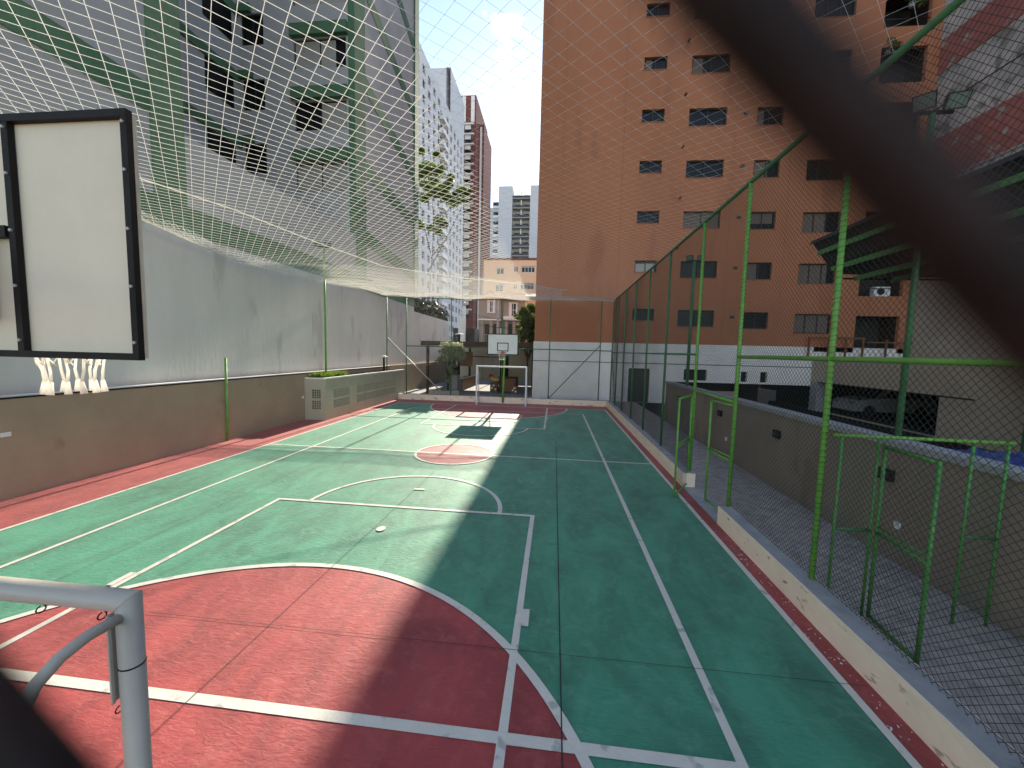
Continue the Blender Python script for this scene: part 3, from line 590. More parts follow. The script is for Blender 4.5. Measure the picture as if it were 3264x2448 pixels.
tube('top_rail', [(-9.86, 22.2, 6.0), (-5.5, 22.2, 5.86), (-2, 22.2, 5.9), (3.15, 22.2, 5.95)], .022, M_pipedk, ff); tube('mid_rail', [(-8.67, 22.2, 3.14), (3.15, 22.2, 3.1)], .028, M_pipedk, ff)
tube('brace', [(-9.8, 22.12, 3.58), (-6.35, 22.12, .35)], .035, M_goal, ff); tube('brace', [(-.27, 22.14, .35), (2.5, 22.14, 3.4)], .024, M_pipedk, ff)
chain_panel(ff, (-8.66, 22.2, .33), (1, 0, 0), 11.8, 5.5, .075, .0014)
def leaf_gate(name, p, q, z0, z1, label, group=None, pm=None):
    pm = pm or M_pipe
    p = Vector(p); q = Vector(q); g = empty(name, (p.x, p.y, z0), label, 'gate', group); r = .02
    for s in (p, q): tube('stile', [(s.x, s.y, z0), (s.x, s.y, z1)], r, pm, g, 10)
    zm = (z0 + z1) / 2
    for z in (z0 + .02, zm, zm + .07, z1 - .02): tube('frame_rail', [(p.x, p.y, z), (q.x, q.y, z)], r if z != zm + .07 else .012, pm, g, 10)
    u = (q - p); U = u.length; u.normalize()
    chain_panel(g, (p.x, p.y, z0), (u.x, u.y, 0), U, z1 - z0, .06, .0013, amp=.001)
    return g
leaf_gate('fence_gate', (3.06, 9.0), (2.54, 8.16), .05, 2.1, 'green mesh gate leaf swung open into the court')
leaf_gate('fence_gate', (3.2, 7.24), (3.1, 8.02), .06, 2.1, 'green mesh gate leaf standing half closed beside the right gate post')
# partition across the walkway
pt = empty('walkway_partition', (4.0, 4.7, 0), 'green pipe partition with mesh panels across the walkway', 'partition')
tube('header', [(3.15, 4.7, 2.1), (4.95, 4.7, 2.09)], .02, M_pipe, pt)
for x in (3.24, 3.62, 4.56, 4.9): tube('upright', [(x, 4.7, 0), (x, 4.7, 2.08)], .0155, M_pipemd, pt)
for a, b in ((3.24, 3.62), (4.56, 4.9)):
    tube('panel_rail', [(a, 4.7, 1.02), (b, 4.7, 1.02)], .02, M_pipedk, pt); chain_panel(pt, (a, 4.7, .05), (1, 0, 0), b - a, 2.0, .06, .0016, M_pipedk, amp=.001)
leaf_gate('walkway_gate', (3.66, 4.66), (3.60, 3.98), .02, 2.02, 'green mesh door of the walkway partition, standing open', pm=M_pipemd)
# near-end fence the picture is taken through
nf = empty('chain_link_fence', (0, .02, .32), 'brown coated chain-link wire close to the lens, out of focus', 'fence')
n1 = np.array([.72, .694]); n2 = np.array([.72, -.694]); WL = []
for nn, off, p in ((n1, .0165, .0595), (n2, .0345, .0780)):
    t = np.array([-nn[1], nn[0]])
    for k in range(-30, 31):
        q = (off + k * p) * nn; lo, hi = -9.0, 9.0
        for c_ in (0, 1):
            e = sorted(((-1.25 - q[c_]) / t[c_], (1.25 - q[c_]) / t[c_])); lo = max(lo, e[0]); hi = min(hi, e[1])
        if hi > lo + .02: WL.append(((q + lo * t)[[0, 0, 1]] * (1, 0, 1) + (0, .02, CAMZ), (q + hi * t)[[0, 0, 1]] * (1, 0, 1) + (0, .02, CAMZ)))
# round wire for the strands that pass the lens
mbn = MB()
for a, b in WL: mbn.tube([a, b], .0020, 10)
mbn.build('wire_mesh', M_wireb, nf, kind='stuff', smooth=True)
for x in (-1.4, 1.4): tube('post', [(x, .03, .3), (x, .03, 5.85)], .03, M_pipe, nf)
tube('top_rail', [(-1.4, .03, 5.85), (1.4, .03, 5.85)], .03, M_pipe, nf)

# ================================================================== safety net over the court
net = empty('safety_net', (-3.4, 11, 5.8), 'white nylon safety net stretched over the court like a ceiling', 'net')
hy = np.array([-1, 2, 4, 6, 8.5, 9.7, 11.2, 13.2, 16, 19, 22.2]); hz = np.array([6.3, 6.25, 6.15, 6.02, 5.91, 5.75, 5.58, 5.58, 5.75, 6.0, 6.1])
def netz(x, y):
    left = np.interp(y, hy, hz); s = (x + 9.9) / 13.05; far = np.clip((22.2 - y) / 22.2, 0, 1)
    z = left * (1 - s) ** 1.6 + 5.88 * (1 - (1 - s) ** 1.6)
    return z + 0.28 * np.sin(np.pi * s) * np.sin(np.pi * far) + .04 * np.sin(x * 1.7 + y * .6) * np.sin(np.pi * s)
A, B = diag_lines(13.05, 22.6, .265, .265, .35)
def nf3(P): x = P[:, 0] - 9.9; y = P[:, 1] - .4; return np.stack([x, y, netz(x, y)], 1)
rp = (A[:, 0] + B[:, 0]) / 2 - 9.9 > -1.5      # right of the tower's shadow edge: cord thinned to dim the shaded net
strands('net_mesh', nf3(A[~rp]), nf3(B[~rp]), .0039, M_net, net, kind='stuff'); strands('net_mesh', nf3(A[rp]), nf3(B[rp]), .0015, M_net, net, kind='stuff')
A2, B2 = diag_lines(13.05, 22.6, .2, .2, .35, (.07, .11)); mid = (A2 + B2) / 2; mx_ = mid[:, 0] - 9.9; my_ = mid[:, 1] - .4
keep = (my_ > 13.7 + (mx_ + 6.17) * .75) & (my_ > 9) & (mx_ < .2)
dz_ = np.array([[0, 0, -.09]]); strands('net_overlap', nf3(A2)[keep] + dz_, nf3(B2)[keep] + dz_, .003, M_net, net, kind='stuff')
# bunched hem hanging along the left edge
A, B = diag_lines(22.6, .34, .14, .09, .2)
def hem(P):
    y = P[:, 0] - .4; v = P[:, 1]; x = -9.9 + .10 * np.sin(y * 3.1 + v * 9) * v / .34 + v * .35; return np.stack([x, y, np.interp(y, hy, hz) + v * .55], 1)
strands('net_hem', hem(A), hem(B), .004, M_net, net, kind='stuff')
yy = np.linspace(-.4, 22.2, 60)
tube('edge_rope', [(-9.9, y, float(np.interp(y, hy, hz))) for y in yy], .024, M_rope, net, 6)
seam = [(-8.4, 5.5), (-7.9, 6.84), (-7.63, 7.51), (-7.35, 8.35), (-7.09, 9.49), (-6.76, 10.96), (-6.17, 13.69), (-3.95, 16.6), (-2.14, 17.9), (.5, 19.2)]
tube('seam_rope', [(x, y, float(netz(np.array(x), np.array(y))) -   .02) for x, y in seam], .013, M_rope, net, 6)
xs = np.linspace(-9.9, 3.1, 40); tube('far_rope', [(x, 22.12, float(netz(np.array(x), np.array(22.12)))) for x in xs], .014, M_rope, net, 6)
A, B = diag_lines(13.0, .3, .07, .045, .2)
def fhem(P): x = P[:, 0] - 9.9; v = P[:, 1]; y = 22.1 - v * 3.4; return np.stack([x, y, netz(x, y) - .02 - .16 * np.sin(v / .3 * np.pi) * (.6 + .4 * np.sin(x * 2.2))], 1)
strands('net_fold', fhem(A), fhem(B), .006, M_net, net, kind='stuff')

# ================================================================== goals and backboards
def goal(x0, x1, y, back, z, r, label, brace, M_goal=M_goal):
    g = empty('futsal_goal', ((x0 + x1) / 2, y, 0), label, 'goal', 'futsal goals')
    for x, sg in ((x0, 1), (x1, -1)):
        V = []; n = 18
        for t in [2 * PI * j / n for j in range(n)]: V.append((x + r * math.cos(t), y + r * math.sin(t), 0))
        for t in [2 * PI * j / n for j in range(n)]: V.append((x + r * math.cos(t), y + r * math.sin(t), z - sg * r * math.cos(t) - .001))
        MB().add(V, [(j, (j + 1) % n, n + (j + 1) % n, n + j) for j in range(n)] + [tuple(range(n, 2 * n))]).build('goal_post', M_goal, g, smooth=True)
    V = []; n = 18
    for xe, sg in ((x0, 1), (x1, -1)):
        for t in [2 * PI * j / n for j in range(n)]: V.append((xe - sg * r * math.sin(t) , y + r * math.cos(t), z + r * math.sin(t)))
    MB().add(V, [(j, (j + 1) % n, n + (j + 1) % n, n + j) for j in range(n)]).build('crossbar', M_goal, g, smooth=True)
    for x in (x0, x1):
        tube('rear_brace', [(x, y + back * t, zz) for t, zz in brace], r * .5, M_goal, g, 10)
        tube('side_foot', [(x, y, .03), (x, y + back, .03)], r * .45, M_goal, g, 10)
    tube('rear_foot', [(x0, y + back, .03), (x1, y + back, .03)], r * .45, M_goal, g, 10)
    return g
gn = goal(-4.17, -1.42, 1.12, -.8, 2.07, .036, 'grey steel futsal goal in the near left corner of the picture', [(.03, 2.03), (.15, 2.035), (.24, 2.02), (.31, 1.985), (.36, 1.92), (.44, 1.75), (.6, 1.3), (1, .03)])
box('net_plate', -1.475, -1.462, 1.09, 1.15, 1.72, 2.03, M_goal, gn); box('net_plate', -1.462, -1.455, 1.08, 1.09, 1.72, 2.03, M_goal, gn)
for hx, hz_ in ((-1.74, 2.035), (-1.5, 2.035), (-2.3, 2.035), (-1.455, 1.70)):
    tube('net_hook', [(hx, 1.10 - .014 * math.sin(t), hz_ - .012 + .012 * math.cos(t)) for t in [i * .7 for i in range(9)]], .0022, M_black, gn, 6)
MB().lathe([(.0365, 1.842), (.0372, 1.843), (.0372, 1.847), (.0365, 1.848)], -1.42, 1.12, 20).build('pipe_joint', M_black, gn)
goal(-4.2, -1.49, 20.98, .75, 2.11, .05, 'white steel futsal goal at the far end of the court', [(.03, 2.1), (.35, 2.05), (.7, 1.5), (1, .03)], M_white)
def netring(parent, cx, cy, z0, r, h, n=12, th=.006):
    mb = MB(); bot = []
    for i in range(n):
        a = 2 * PI * i / n; b = 2 * PI * (i + .5) / n; c = 2 * PI * (i + 1) / n
        P = lambda t, rr, z: (cx + rr * math.cos(t), cy + rr * math.sin(t), z)
        sw_ = .015 * math.sin(i * 2.3)
        mb.tube([P(a, r, z0), P(b, r * .74, z0 - h * .33)], th * .8, 5); mb.tube([P(c, r, z0), P(b, r * .74, z0 - h * .33)], th * .8, 5)
        mb.tube([P(b, r * .74, z0 - h * .33), P(b + .05, r * .62 + sw_, z0 - h * .6), P(b + .04 * math.sin(i), r * .60 + sw_, z0 - h * .8)], th * 1.3, 6, th * 1.6)
        mb.tube([P(b + .04 * math.sin(i), r * .60 + sw_, z0 - h * .78), P(b, r * .64 + sw_, z0 - h)], th * 2.0, 7, th * 3.6)
        mb.tube([P(b, r * .74, z0 - h * .35), P(b + .26, r * .68, z0 - h * .5)], th * .7, 5)
    mb.build('hoop_net', M_net, parent, smooth=True)
# near backboard, seen from behind
bn = empty('basketball_backboard', (-2.78, 1.2, 0), 'basketball backboard seen from behind with black frame, upper left', 'backboard', 'basketball backboards')
x0, x1, yb, z0, z1 = -3.69, -1.87, 1.6, 2.87, 3.955
box('board', x0 + .01, x1 - .01, yb + .006, yb + .03, z0 + .01, z1 - .01, M_board, bn)
fr = MB(); t = .031
fr.box(x0, x1, yb - .024, yb + .004, z0, z0 + t); fr.box(x0, x1, yb - .024, yb + .004, z1 - t, z1); fr.box(x0, x0 + t, yb - .023, yb + .0035, z0 + t, z1 - t); fr.box(x1 - t, x1, yb - .023, yb + .0035, z0 + t, z1 - t)
fr.build('frame', M_black, bn)
for x in (-2.49, -3.05): box('strut', x - .017, x + .017, yb - .022, yb + .003, z0 + t, z1 - t, M_black, bn)
box('strut', -3.05 + .022, -2.49 - .022, yb - .032, yb + .002, 3.42, 3.47, M_black, bn)
for bz in (2.95, 3.2, 3.45, 3.7, 3.9):
    for bx in (-1.886, -2.49): MB().tube([(bx, yb - .03, bz), (bx, yb - .02, bz)], .007, 8).build('bolt', M_goal, bn)
box('bracket', -2.72, -2.62, yb - .12, yb - .036, 3.05, 3.42, M_black, bn)
tube('pole', [(-2.78, -.25, 0), (-2.78, -.25, 2.6), (-2.78, .1, 3.15), (-2.78, 1.5, 3.3)], .06, M_pipe, bn)
MB().tube([(-2.8 + .225 * math.cos(a), yb + .42 + .225 * math.sin(a), 2.99) for a in [i * PI / 14 for i in range(29)]], .009, 8).build('rim', M_rim, bn, smooth=True)
netring(bn, -2.85, yb + .42, 2.975, .19, .33, 12, .0048)
bf = empty('basketball_backboard', (-2.72, 21.8, 0), 'white basketball backboard with red rim at the far end', 'backboard', 'basketball backboards')
x0, x1, yb, z0, z1 = -3.53, -1.9, 20.3, 2.76, 3.86
box('board', x0 + .01, x1 - .01, yb, yb + .03, z0 + .01, z1 - .01, M_boardw, bf)
fr = MB(); t = .045
for (a, b, c, d_) in ((x0, x1, z0, z0 + t), (x0, x1, z1 - t, z1), (x0, x0 + t, z0 + t, z1 - t), (x1 - t, x1, z0 + t, z1 - t)): fr.box(a, b, yb - .012, yb + .05, c, d_)
fr.build('frame', M_black, bf)
fr = MB(); a, b, c, d_ = -3.01, -2.41, 2.95, 3.4; t = .045
for q in ((a, b, c, c + t), (a, b, d_ - t, d_), (a, a + t, c + t, d_ - t), (b - t, b, c + t, d_ - t)): fr.box(q[0], q[1], yb - .006, yb - .001, q[2], q[3])
fr.build('target_square', M_black, bf)
MB().tube([(-2.7 + .225 * math.cos(a), yb - .38 + .225 * math.sin(a), 2.89) for a in [i * PI / 12 for i in range(25)]], .012, 8).build('rim', M_rim, bf, smooth=True)
box('rim_bracket', -2.78, -2.62, yb - .18, yb - .013, 2.8, 2.93, M_rim, bf); netring(bf, -2.7, yb - .38, 2.88, .22, .38, 10, .006)
tube('pole', [(-2.86, 21.9, 0), (-2.84, 21.9, 1.2), (-2.82, 21.85, 2.0), (-2.74, 21.5, 2.75), (-2.7, 20.8, 3.2), (-2.7, 20.35, 3.25)], .06, M_pipe, bf, 12)
tube('stay', [(-3.35, 20.36, 3.6), (-2.8, 21.7, 2.4)], .02, M_pipedk, bf); tube('stay', [(-2.05, 20.36, 3.6), (-2.75, 21.7, 2.4)], .02, M_pipedk, bf)

# ================================================================== courtyard beyond the far fence
pg = empty('pergola', (-5, 28, 0), 'dark brown pergola roof on posts over the courtyard', 'pergola')
box('front_beam', -8.85, -1.36, 25.2, 25.42, 3.22, 3.53, M_dwood, pg); box('roof_shade_slab', -8.85, -1.36, 25.43, 34.8, 3.3, 3.5, M_dwood, pg); box('roof_shade_slab', -8.85, -6.55, 34.81, 39.6, 3.3, 3.49, M_dwood, pg); box('roof_shade_slab', -4.55, -1.36, 34.81, 39.6, 3.3, 3.49, M_dwood, pg)  # slab run back and rear panels added to narrow the courtyard sun patch
for x, y in ((-8.4, 25.3), (-8.4, 31), (-6.8, 31.0), (-1.7, 31)): box('post', x - .08, x + .08, y - .08, y + .08, 0, 3.22, M_dwood, pg)
hp = empty('low_planter', (-7.0, 24.3, 0), 'low hexagonal concrete planter holding the flowering shrub', 'planter')
hx = [(-8.0, 24.3), (-7.4, 23.8), (-6.6, 23.8), (-6.0, 24.3), (-6.6, 24.9), (-7.4, 24.9)]
MB().prism([(x, y, 0) for x, y in hx], [(x, y, .36) for x, y in hx]).build('body', M_plant, hp)
mb = MB(); n = len(hx); ctr = (-7.0, 24.35)
inn = [(ctr[0] + (x - ctr[0]) * .82, ctr[1] + (y - ctr[1]) * .82) for x, y in hx]
mb.add([(x, y, .40) for x, y in hx] + [(x, y, .40) for x, y in inn] + [(x, y, .355) for x, y in hx] + [(x, y, .362) for x, y in inn], [(i, (i + 1) % n, n + (i + 1) % n, n + i) for i in range(n)] + [(2 * n + i, 2 * n + (i + 1) % n, (i + 1) % n, i) for i in range(n)] + [(n + i, n + (i + 1) % n, 3 * n + (i + 1) % n, 3 * n + i) for i in range(n)]); mb.build('rim', M_conc, hp)
MB().add([(x, y, .364) for x, y in inn], [tuple(range(n))]).build('soil', M_soil, hp)
def tree(name, base, limbs, crown, n, size, leafm, label, r0=.08, seed=1, cat='tree', group=None):
    t = empty(name, base, label, cat, group); mb = MB(); b = Vector(base)
    for L_ in limbs: mb.tube([b + Vector(p) for p in L_], r0, 7, r0 * .25)
    mb.build('trunk', M_trunk, t, smooth=True)
    leaves('crown', [tuple(b + Vector(c[:3])) for c in crown], [c[3:] if len(c) > 4 else (c[3],) * 3 for c in crown], n, size, leafm, t, seed)
    return t
random.seed(3)
def crown_pts(spec, n, seed):
    r = random.Random(seed); out = []
    for _ in range(n):
        cx, cy, cz, rx, ry, rz = spec
        while True:
            a, b, c = r.uniform(-1, 1), r.uniform(-1, 1), r.uniform(-1, 1)
            if a * a + b * b + c * c < 1: break
        q = r.uniform(.22, .45) * min(rx, rz); out.append((cx + a * rx, cy + b * ry, cz + c * rz, q, q, q * .8))
    return out
tree('flowering_shrub', (-6.75, 24.35, .36), [[(0, 0, 0), (.02, 0, 1.2), (.15, 0, 2.6)], [(0, 0, 0), (-.1, .05, 1.4), (-.35, .1, 2.7)], [(.02, 0, .9), (.35, 0, 1.8), (.7, 0, 2.4)], [(0, .1, 0), (.1, .1, 1.0), (.0, .1, 2.0)]],
     crown_pts((.1, 0, 2.35, .85, .7, .85), 26, 5) + crown_pts((.15, 0, 1.2, .45, .4, .7), 10, 6), 4200, .08, M_leafp, 'tall shrub with pale sunlit leaves in the hexagonal planter', .045, 5, 'shrub')
cp = empty('cube_planter', (-7.2, 27.3, 0), 'square pale planter with dark foliage beside the shrub', 'planter')
box('box', -7.55, -6.8, 27.0, 27.7, 0, 1.2, M_conc, cp); leaves('foliage', crown_pts((-7.2, 27.3, 1.6, .4, .3, .45), 10, 8), [.2] * 10 if False else [(.2,) * 3] * 10, 500, .09, M_leafd, cp, 8) if False else leaves('foliage', [c[:3] for c in crown_pts((-7.2, 27.3, 1.6, .4, .3, .45), 10, 8)], [.22] * 10, 500, .09, M_leafd, cp, 8)
bn_ = empty('wooden_counter', (-6.7, 30.5, 0), 'long low wooden counter with pale top in the courtyard', 'counter')
for i in range(11):
    y = 28.05 + i * .5; box('plank', -6.75, -6.7, y, y + .47, .02, .74 + .01 * i, M_wood, bn_)
box('core', -7.1, -6.76, 28.02, 33.5, 0, .72, M_conc, bn_); box('counter_top', -7.15, -6.62, 28.0, 33.6, .86, .9, M_white, bn_)
wp = empty('wooden_partition', (-6.9, 30.2, 1.3), 'brown wooden partition panel hanging behind the shrub', 'partition')
for i in range(5): box('board', -7.44 + i * .21, -7.44 + i * .21 + .2, 30.2, 30.24, 1.72, 2.85, M_wood, wp)
def stool(x, y, s, h, label):
    o = empty('cube_stool', (x, y, 0), label, 'stool', 'brown cube stools with white dots')
    mb = MB(); mb.box(x - s, x + s, y - s, y + s, .0, h); mb.build('cube', M_wood, o); box('seat_top', x - s - .01, x + s + .01, y - s - .01, y + s + .01, h, h + .04, M_wood, o)
    for dx, dz in ((-.5, .35), (.45, .2), (.0, .65)):
        cx_, cz_ = x + dx * s, h * dz + .06; MB().tube([(cx_, y - s - .004, cz_), (cx_, y - s - .001, cz_)], .07, 14).build('white_dot', M_white, o)
stool(-4.33, 28.2, .27, .64, 'brown cube stool with white dots in the sunlit patch')
stool(-2.75, 27.4, .22, .5, 'brown cube stool with white dots beside the dark table')
tb = empty('play_table', (-3.2, 27.6, 0), 'dark brown play table behind the far goal', 'table')
box('table_top', -3.9, -2.55, 27.2, 28.1, 1.06, 1.14, M_dwood, tb); box('table_front', -3.7, -2.75, 27.3, 28.0, .1, 1.06, M_wood, tb)
for x in (-3.8, -2.62):
    for y in (27.28, 28.0): box('leg', x - .05, x + .05, y - .05, y + .05, 0, 1.06, M_dwood, tb)
sr = empty('spring_rider', (-4.2, 29.2, 0), 'yellow and red spring rider toy in the courtyard', 'toy')
MB().tube([(-4.75, 29.2, .98), (-4.5, 29.2, .84), (-4.2, 29.2, .8), (-3.95, 29.2, .86), (-3.75, 29.2, 1.0)], .11, 10).build('body', M_yel, sr, smooth=True)
MB().tube([(-4.85, 29.2, .95), (-4.75, 29.2, 1.12), (-4.6, 29.2, 1.15)], .12, 10).build('neck', M_redp, sr, smooth=True); MB().lathe([(.01, 1.16), (.1, 1.22), (.12, 1.3), (.08, 1.38), (.01, 1.4)], -4.62, 29.2, 12).build('head', M_gryp, sr, smooth=True)
MB().tube([(-4.2 + .1 * math.cos(t), 29.2 + .1 * math.sin(t), t * .016) for t in [i * .5 for i in range(95)]], .015, 6).build('spring', M_black, sr, smooth=True)
bw = empty('courtyard_wall', (-5.5, 40, 0), 'pale plastered wall closing the courtyard at the back', 'wall')
box('wall_body', -10.2, -1.36, 40.0, 40.25, 0, 3.2, M_plant, bw); box('ledge', -8.4, -5.4, 39.85, 40.0, 2.3, 2.38, M_dwood, bw); box('dark_door', -5.6, -4.7, 39.94, 40.0, 0, 2.5, M_dark, bw)
box('seam', -7.4, -7.38, 39.985, 40.0, 0, 2.28, M_joint, bw); box('seam', -6.4, -6.38, 39.985, 40.0, 0, 2.28, M_joint, bw)
nw = empty('neighbour_wall', (-10.5, 33, 0), 'pale neighbour wall rising beyond the far left corner', 'wall')
box('wall_body', -10.75, -10.4, 28.02, 37.6, 0, 5.72, M_greyw, nw); box('sunlit_paint_end', -10.75, -10.38, 37.6, 37.75, 0, 5.6, M_white, nw)  # end strip coloured white to look sunlit
box('low_base', -10.39, -10.2, 23.1, 37, 0, 1.9, M_tan, nw)
hd = empty('hedge', (-11.2, 33, 4), 'dark hedge on top of the neighbour wall', 'hedge')
leaves('foliage', [(-11.3 + random.uniform(-.3, .2), 28.4 + i * .45, 6.1 + random.uniform(-.2, .6)) for i in range(22)], [.8] * 22, 9000, .11, M_leafd, hd, 12)
box('core', -11.6, -11.0, 28.2, 38, 5.0, 6.9, M_dark, hd)
gp = empty('gate_pillar', (-9.65, 40.75, 0), 'slim white rendered pillar standing behind the courtyard lamp', 'pillar')
box('shaft', -9.8, -9.46, 40.6, 40.9, 0, 7.6, M_white, gp); box('shoulder', -10.2, -9.8, 40.62, 40.88, 0, 6.3, M_white, gp); MB().lathe([(.2, 7.6), (.26, 7.7), (.14, 7.95), (.01, 8.05)], -9.63, 40.75, 12).build('finial', M_gryp, gp)
box('garden_shed', -10.9, -8.55, 41.2, 43.7, 0, 5.3, M_roofdk, label='dark shed wall behind the white pillar', cat='shed')
tree('street_tree', (-2.3, 32.8, 0), [[(0, 0, 0), (.05, 0, 2.5), (-.1, 0, 4.5)], [(0, 0, 2.2), (.5, .1, 3.6), (.7, .1, 5.5)], [(0, 0, 2.5), (-.5, .1, 3.8), (-.7, 0, 4.6)]], crown_pts((.1, .6, 5.0, 1.2, 1.2, 1.9), 75, 15), 15000, .085, M_leafg, 'bushy green tree beside the left edge of the orange tower', .1, 15, 'tree', 'courtyard trees')
tree('tall_tree', (-12.2, 36.5, 0), [[(0, 0, 0), (.2, 0, 8), (.6, 0, 14), (.2, 0, 21)], [(.2, 0, 10.5), (1.6, 0, 13), (3.4, .2, 16.5)], [(.3, 0, 12), (-.6, 0, 15.5), (-1.0, 0, 19)], [(.5, 0, 14), (2.0, .1, 16), (4.3, .1, 17.6)], [(.3, 0, 11.5), (1.5, 0, 13), (3.2, 0, 14.2)]],
     crown_pts((.0, 0, 19.2, 1.5, 1.3, 2.4), 16, 21) + crown_pts((1.6, 0, 17.6, 2.3, 1.4, 1.3), 20, 22) + crown_pts((3.2, 0, 17.2, 1.1, .9, .6), 7, 25) + crown_pts((.6, 0, 14.8, 1.8, 1.2, 1.2), 9, 23), 14000, .13, M_leafy, 'tall sparse yellow-green tree in front of the white tower', .05, 21, 'tree', 'courtyard trees')

# ================================================================== street houses and towers behind
def sc(x, z, k): return x * k, CAMZ + (z - CAMZ) * k
K_ = 1.4; yh = 56.0
ho = empty('old_house', (-8, 58, 0), 'old beige two-storey house with shuttered windows and tiled roof', 'house')
def hr(x0, x1, z0, z1): a, c = sc(x0, z0, K_); b, d_ = sc(x1, z1, K_); return a, b, c, d_
aw = hr(-6.95, -6.3, 6.95, 8.0); dw = hr(-4.75, -4.05, 6.55, 7.85)
xa, xb, za, zb = hr(-7.9, -5.62, 3.0, 8.2)
mb = holed(MB(), 'Y', yh, xa, xb, 0, zb, [aw], .25); mb.box(xa, xb, yh + .6, yh + 5, 0, zb); mb.build('gable_bay', M_house, ho)
xc = sc(-3.2, 0, K_)[0]
mb = holed(MB(), 'Y', yh + .5, xb, xc, 0, zb, [dw], .25); mb.box(xb, xc, yh + 1, yh + 5, 0, zb); mb.build('house_wall', M_house, ho)
gz = sc(0, 9.1, K_)[1]; gx = (xa + xb) / 2
MB().prism([(xa - .3, yh - .3, zb), (xb + .3, yh - .3, zb), (gx, yh - .3, gz)], [(xa - .3, yh + 5, zb), (xb + .3, yh + 5, zb), (gx, yh + 5, gz)]).build('gable_roof', M_tile, ho)
MB().prism([(xa, yh - .33, zb + .05), (xb, yh - .33, zb + .05), (gx, yh - .33, gz - .25)], [(xa, yh - .31, zb + .05), (xb, yh - .31, zb + .05), (gx, yh - .31, gz - .25)]).build('pediment', M_peach, ho)
mb = MB(); rz = sc(0, 9.2, K_)[1]
mb.prism([(xb + .2, yh - .1, zb), (xc + .3, yh - .1, zb), (xc - .2, yh + 3, rz), (xb + .2, yh + 3, rz)], [(xb + .2, yh + 5, zb), (xc + .3, yh + 5, zb), (xc - .2, yh + 3.2, rz), (xb + .2, yh + 3.2, rz)]); mb.build('tile_roof', M_tile, ho)
for (a, b, c, d_), nm in ((aw, 'arched_window'), (dw, 'balcony_door')):
    yy_ = yh if nm == 'arched_window' else yh + .5; f = MB()
    f.box(a - .12, a, yy_ - .05, yy_ + .05, c, d_); f.box(b, b + .12, yy_ - .05, yy_ + .05, c, d_); f.box(a - .12, b + .12, yy_ - .05, yy_ + .05, d_, d_ + .15); f.box(a - .15, b + .15, yy_ - .08, yy_ + .05, c - .14, c)
    if nm == 'arched_window': f.tube([(a - .1, yy_, d_ + .15), ((a + b) / 2 - .2, yy_, d_ + .4), ((a + b) / 2 + .2, yy_, d_ + .4), (b + .1, yy_, d_ + .15)], .07, 6)
    fr = f.build(nm, M_white, ho); box('pane', a, b, yy_ + .2, yy_ + .22, c, d_, M_win, fr)
    w3 = (b - a) * .3; box('shutter', a + .01, a + w3, yy_ + .05, yy_ + .09, c + .02, d_ - .02, M_white, fr); box('shutter', b - (w3 if nm == 'arched_window' else w3 * .35), b - .01, yy_ + .05, yy_ + .09, c + .02, d_ - .02, M_white, fr)
    box('mullion', (a + b) / 2 - .03, (a + b) / 2 + .03, yy_ + .1, yy_ + .14, c, d_, M_white, fr); box('transom', a, b, yy_ + .1, yy_ + .139, (c + d_) / 2 - .03, (c + d_) / 2 + .03, M_white, fr)
zc = sc(0, 6.08, K_)[1]; box('cornice', xa - .1, xb + .1, yh - .35, yh - .01, zc, zc + .2, M_white, ho); bx0, bx1, bz0, bz1 = hr(-5.35, -3.85, 6.1, 6.5); box('balcony', bx0, bx1, yh - .6, yh + .45, bz0, bz1, M_white, ho)
for i, x in enumerate((-10.5, -9.2, -8.2, -7.0, -5.9, -5.0)): box('porch_column', x - .2, x + .2, yh - .3, yh - .01, 0, zc - .1, M_house, ho)
for a, b in ((-10.1, -9.5), (-8.9, -8.45), (-6.7, -6.2)): box('porch_opening', a, b, yh - .1, yh - .02, 3.6, zc - .5, M_win, ho)
annex = empty('side_annex', (-3, 56, 0), 'orange side annex with grey corrugated roof next to the old house', 'house')
box('annex_wall', xc + .02, -2.4, yh + .4, yh + 5, 0, sc(0, 8.1, K_)[1], M_peach, annex)
mb = MB(); ax0, ax1 = xc - .1, -2.0; zz0 = sc(0, 8.5, K_)[1]; zz1 = sc(0, 9.1, K_)[1]
for i in range(16):
    x = ax0 + (ax1 - ax0) * i / 16; x2 = x + (ax1 - ax0) / 16; h = .06 * (i % 2); mb.add([(x, yh - .3, zz0 + h), (x2, yh - .3, zz0 + .06 - h), (x2, yh + 3, zz1 + .06 - h), (x, yh + 3, zz1 + h)], [(0, 1, 2, 3)])
mb.build('corrugated_roof', M_zinc, annex); box('gutter', ax0, ax1, yh - .4, yh - .3, zz0 - .25, zz0 - .02, M_conc, annex)
up = empty('utility_pole', (-7.7, 52, 0), 'thin grey utility pole in front of the old house', 'pole'); tube('shaft', [(-7.72, 52, 0), (-7.72, 52, 9.6)], .11, M_conc, up)
for i in range(4): tube('cable', [(-13 + t * 13, 51.8, 6.6 + i * .55 - .5 * math.sin(PI * t) - 1.4 * t * (i % 2)) for t in [j / 12 for j in range(13)]], .02, M_black, up, 4)
tube('lamp_mast', [(-5.6, 40, 0), (-5.6, 40, 5.3)], .05, M_white, label='thin white mast rising behind the far backboard', cat='mast')
gr = empty('street_railing', (-8, 44, 0), 'grey street railing in front of the old house', 'railing')
for i in range(26): x = -9.7 + i * .16; box('bar', x, x + .04, 44, 44.04, 3.6, 4.75, M_conc, gr)
box('top_rail', -9.8, -5.6, 43.98, 44.06, 4.75, 4.83, M_conc, gr); box('low_wall', -9.8, -1.4, 43.9, 44.1, 0, 3.6, M_conc, gr)
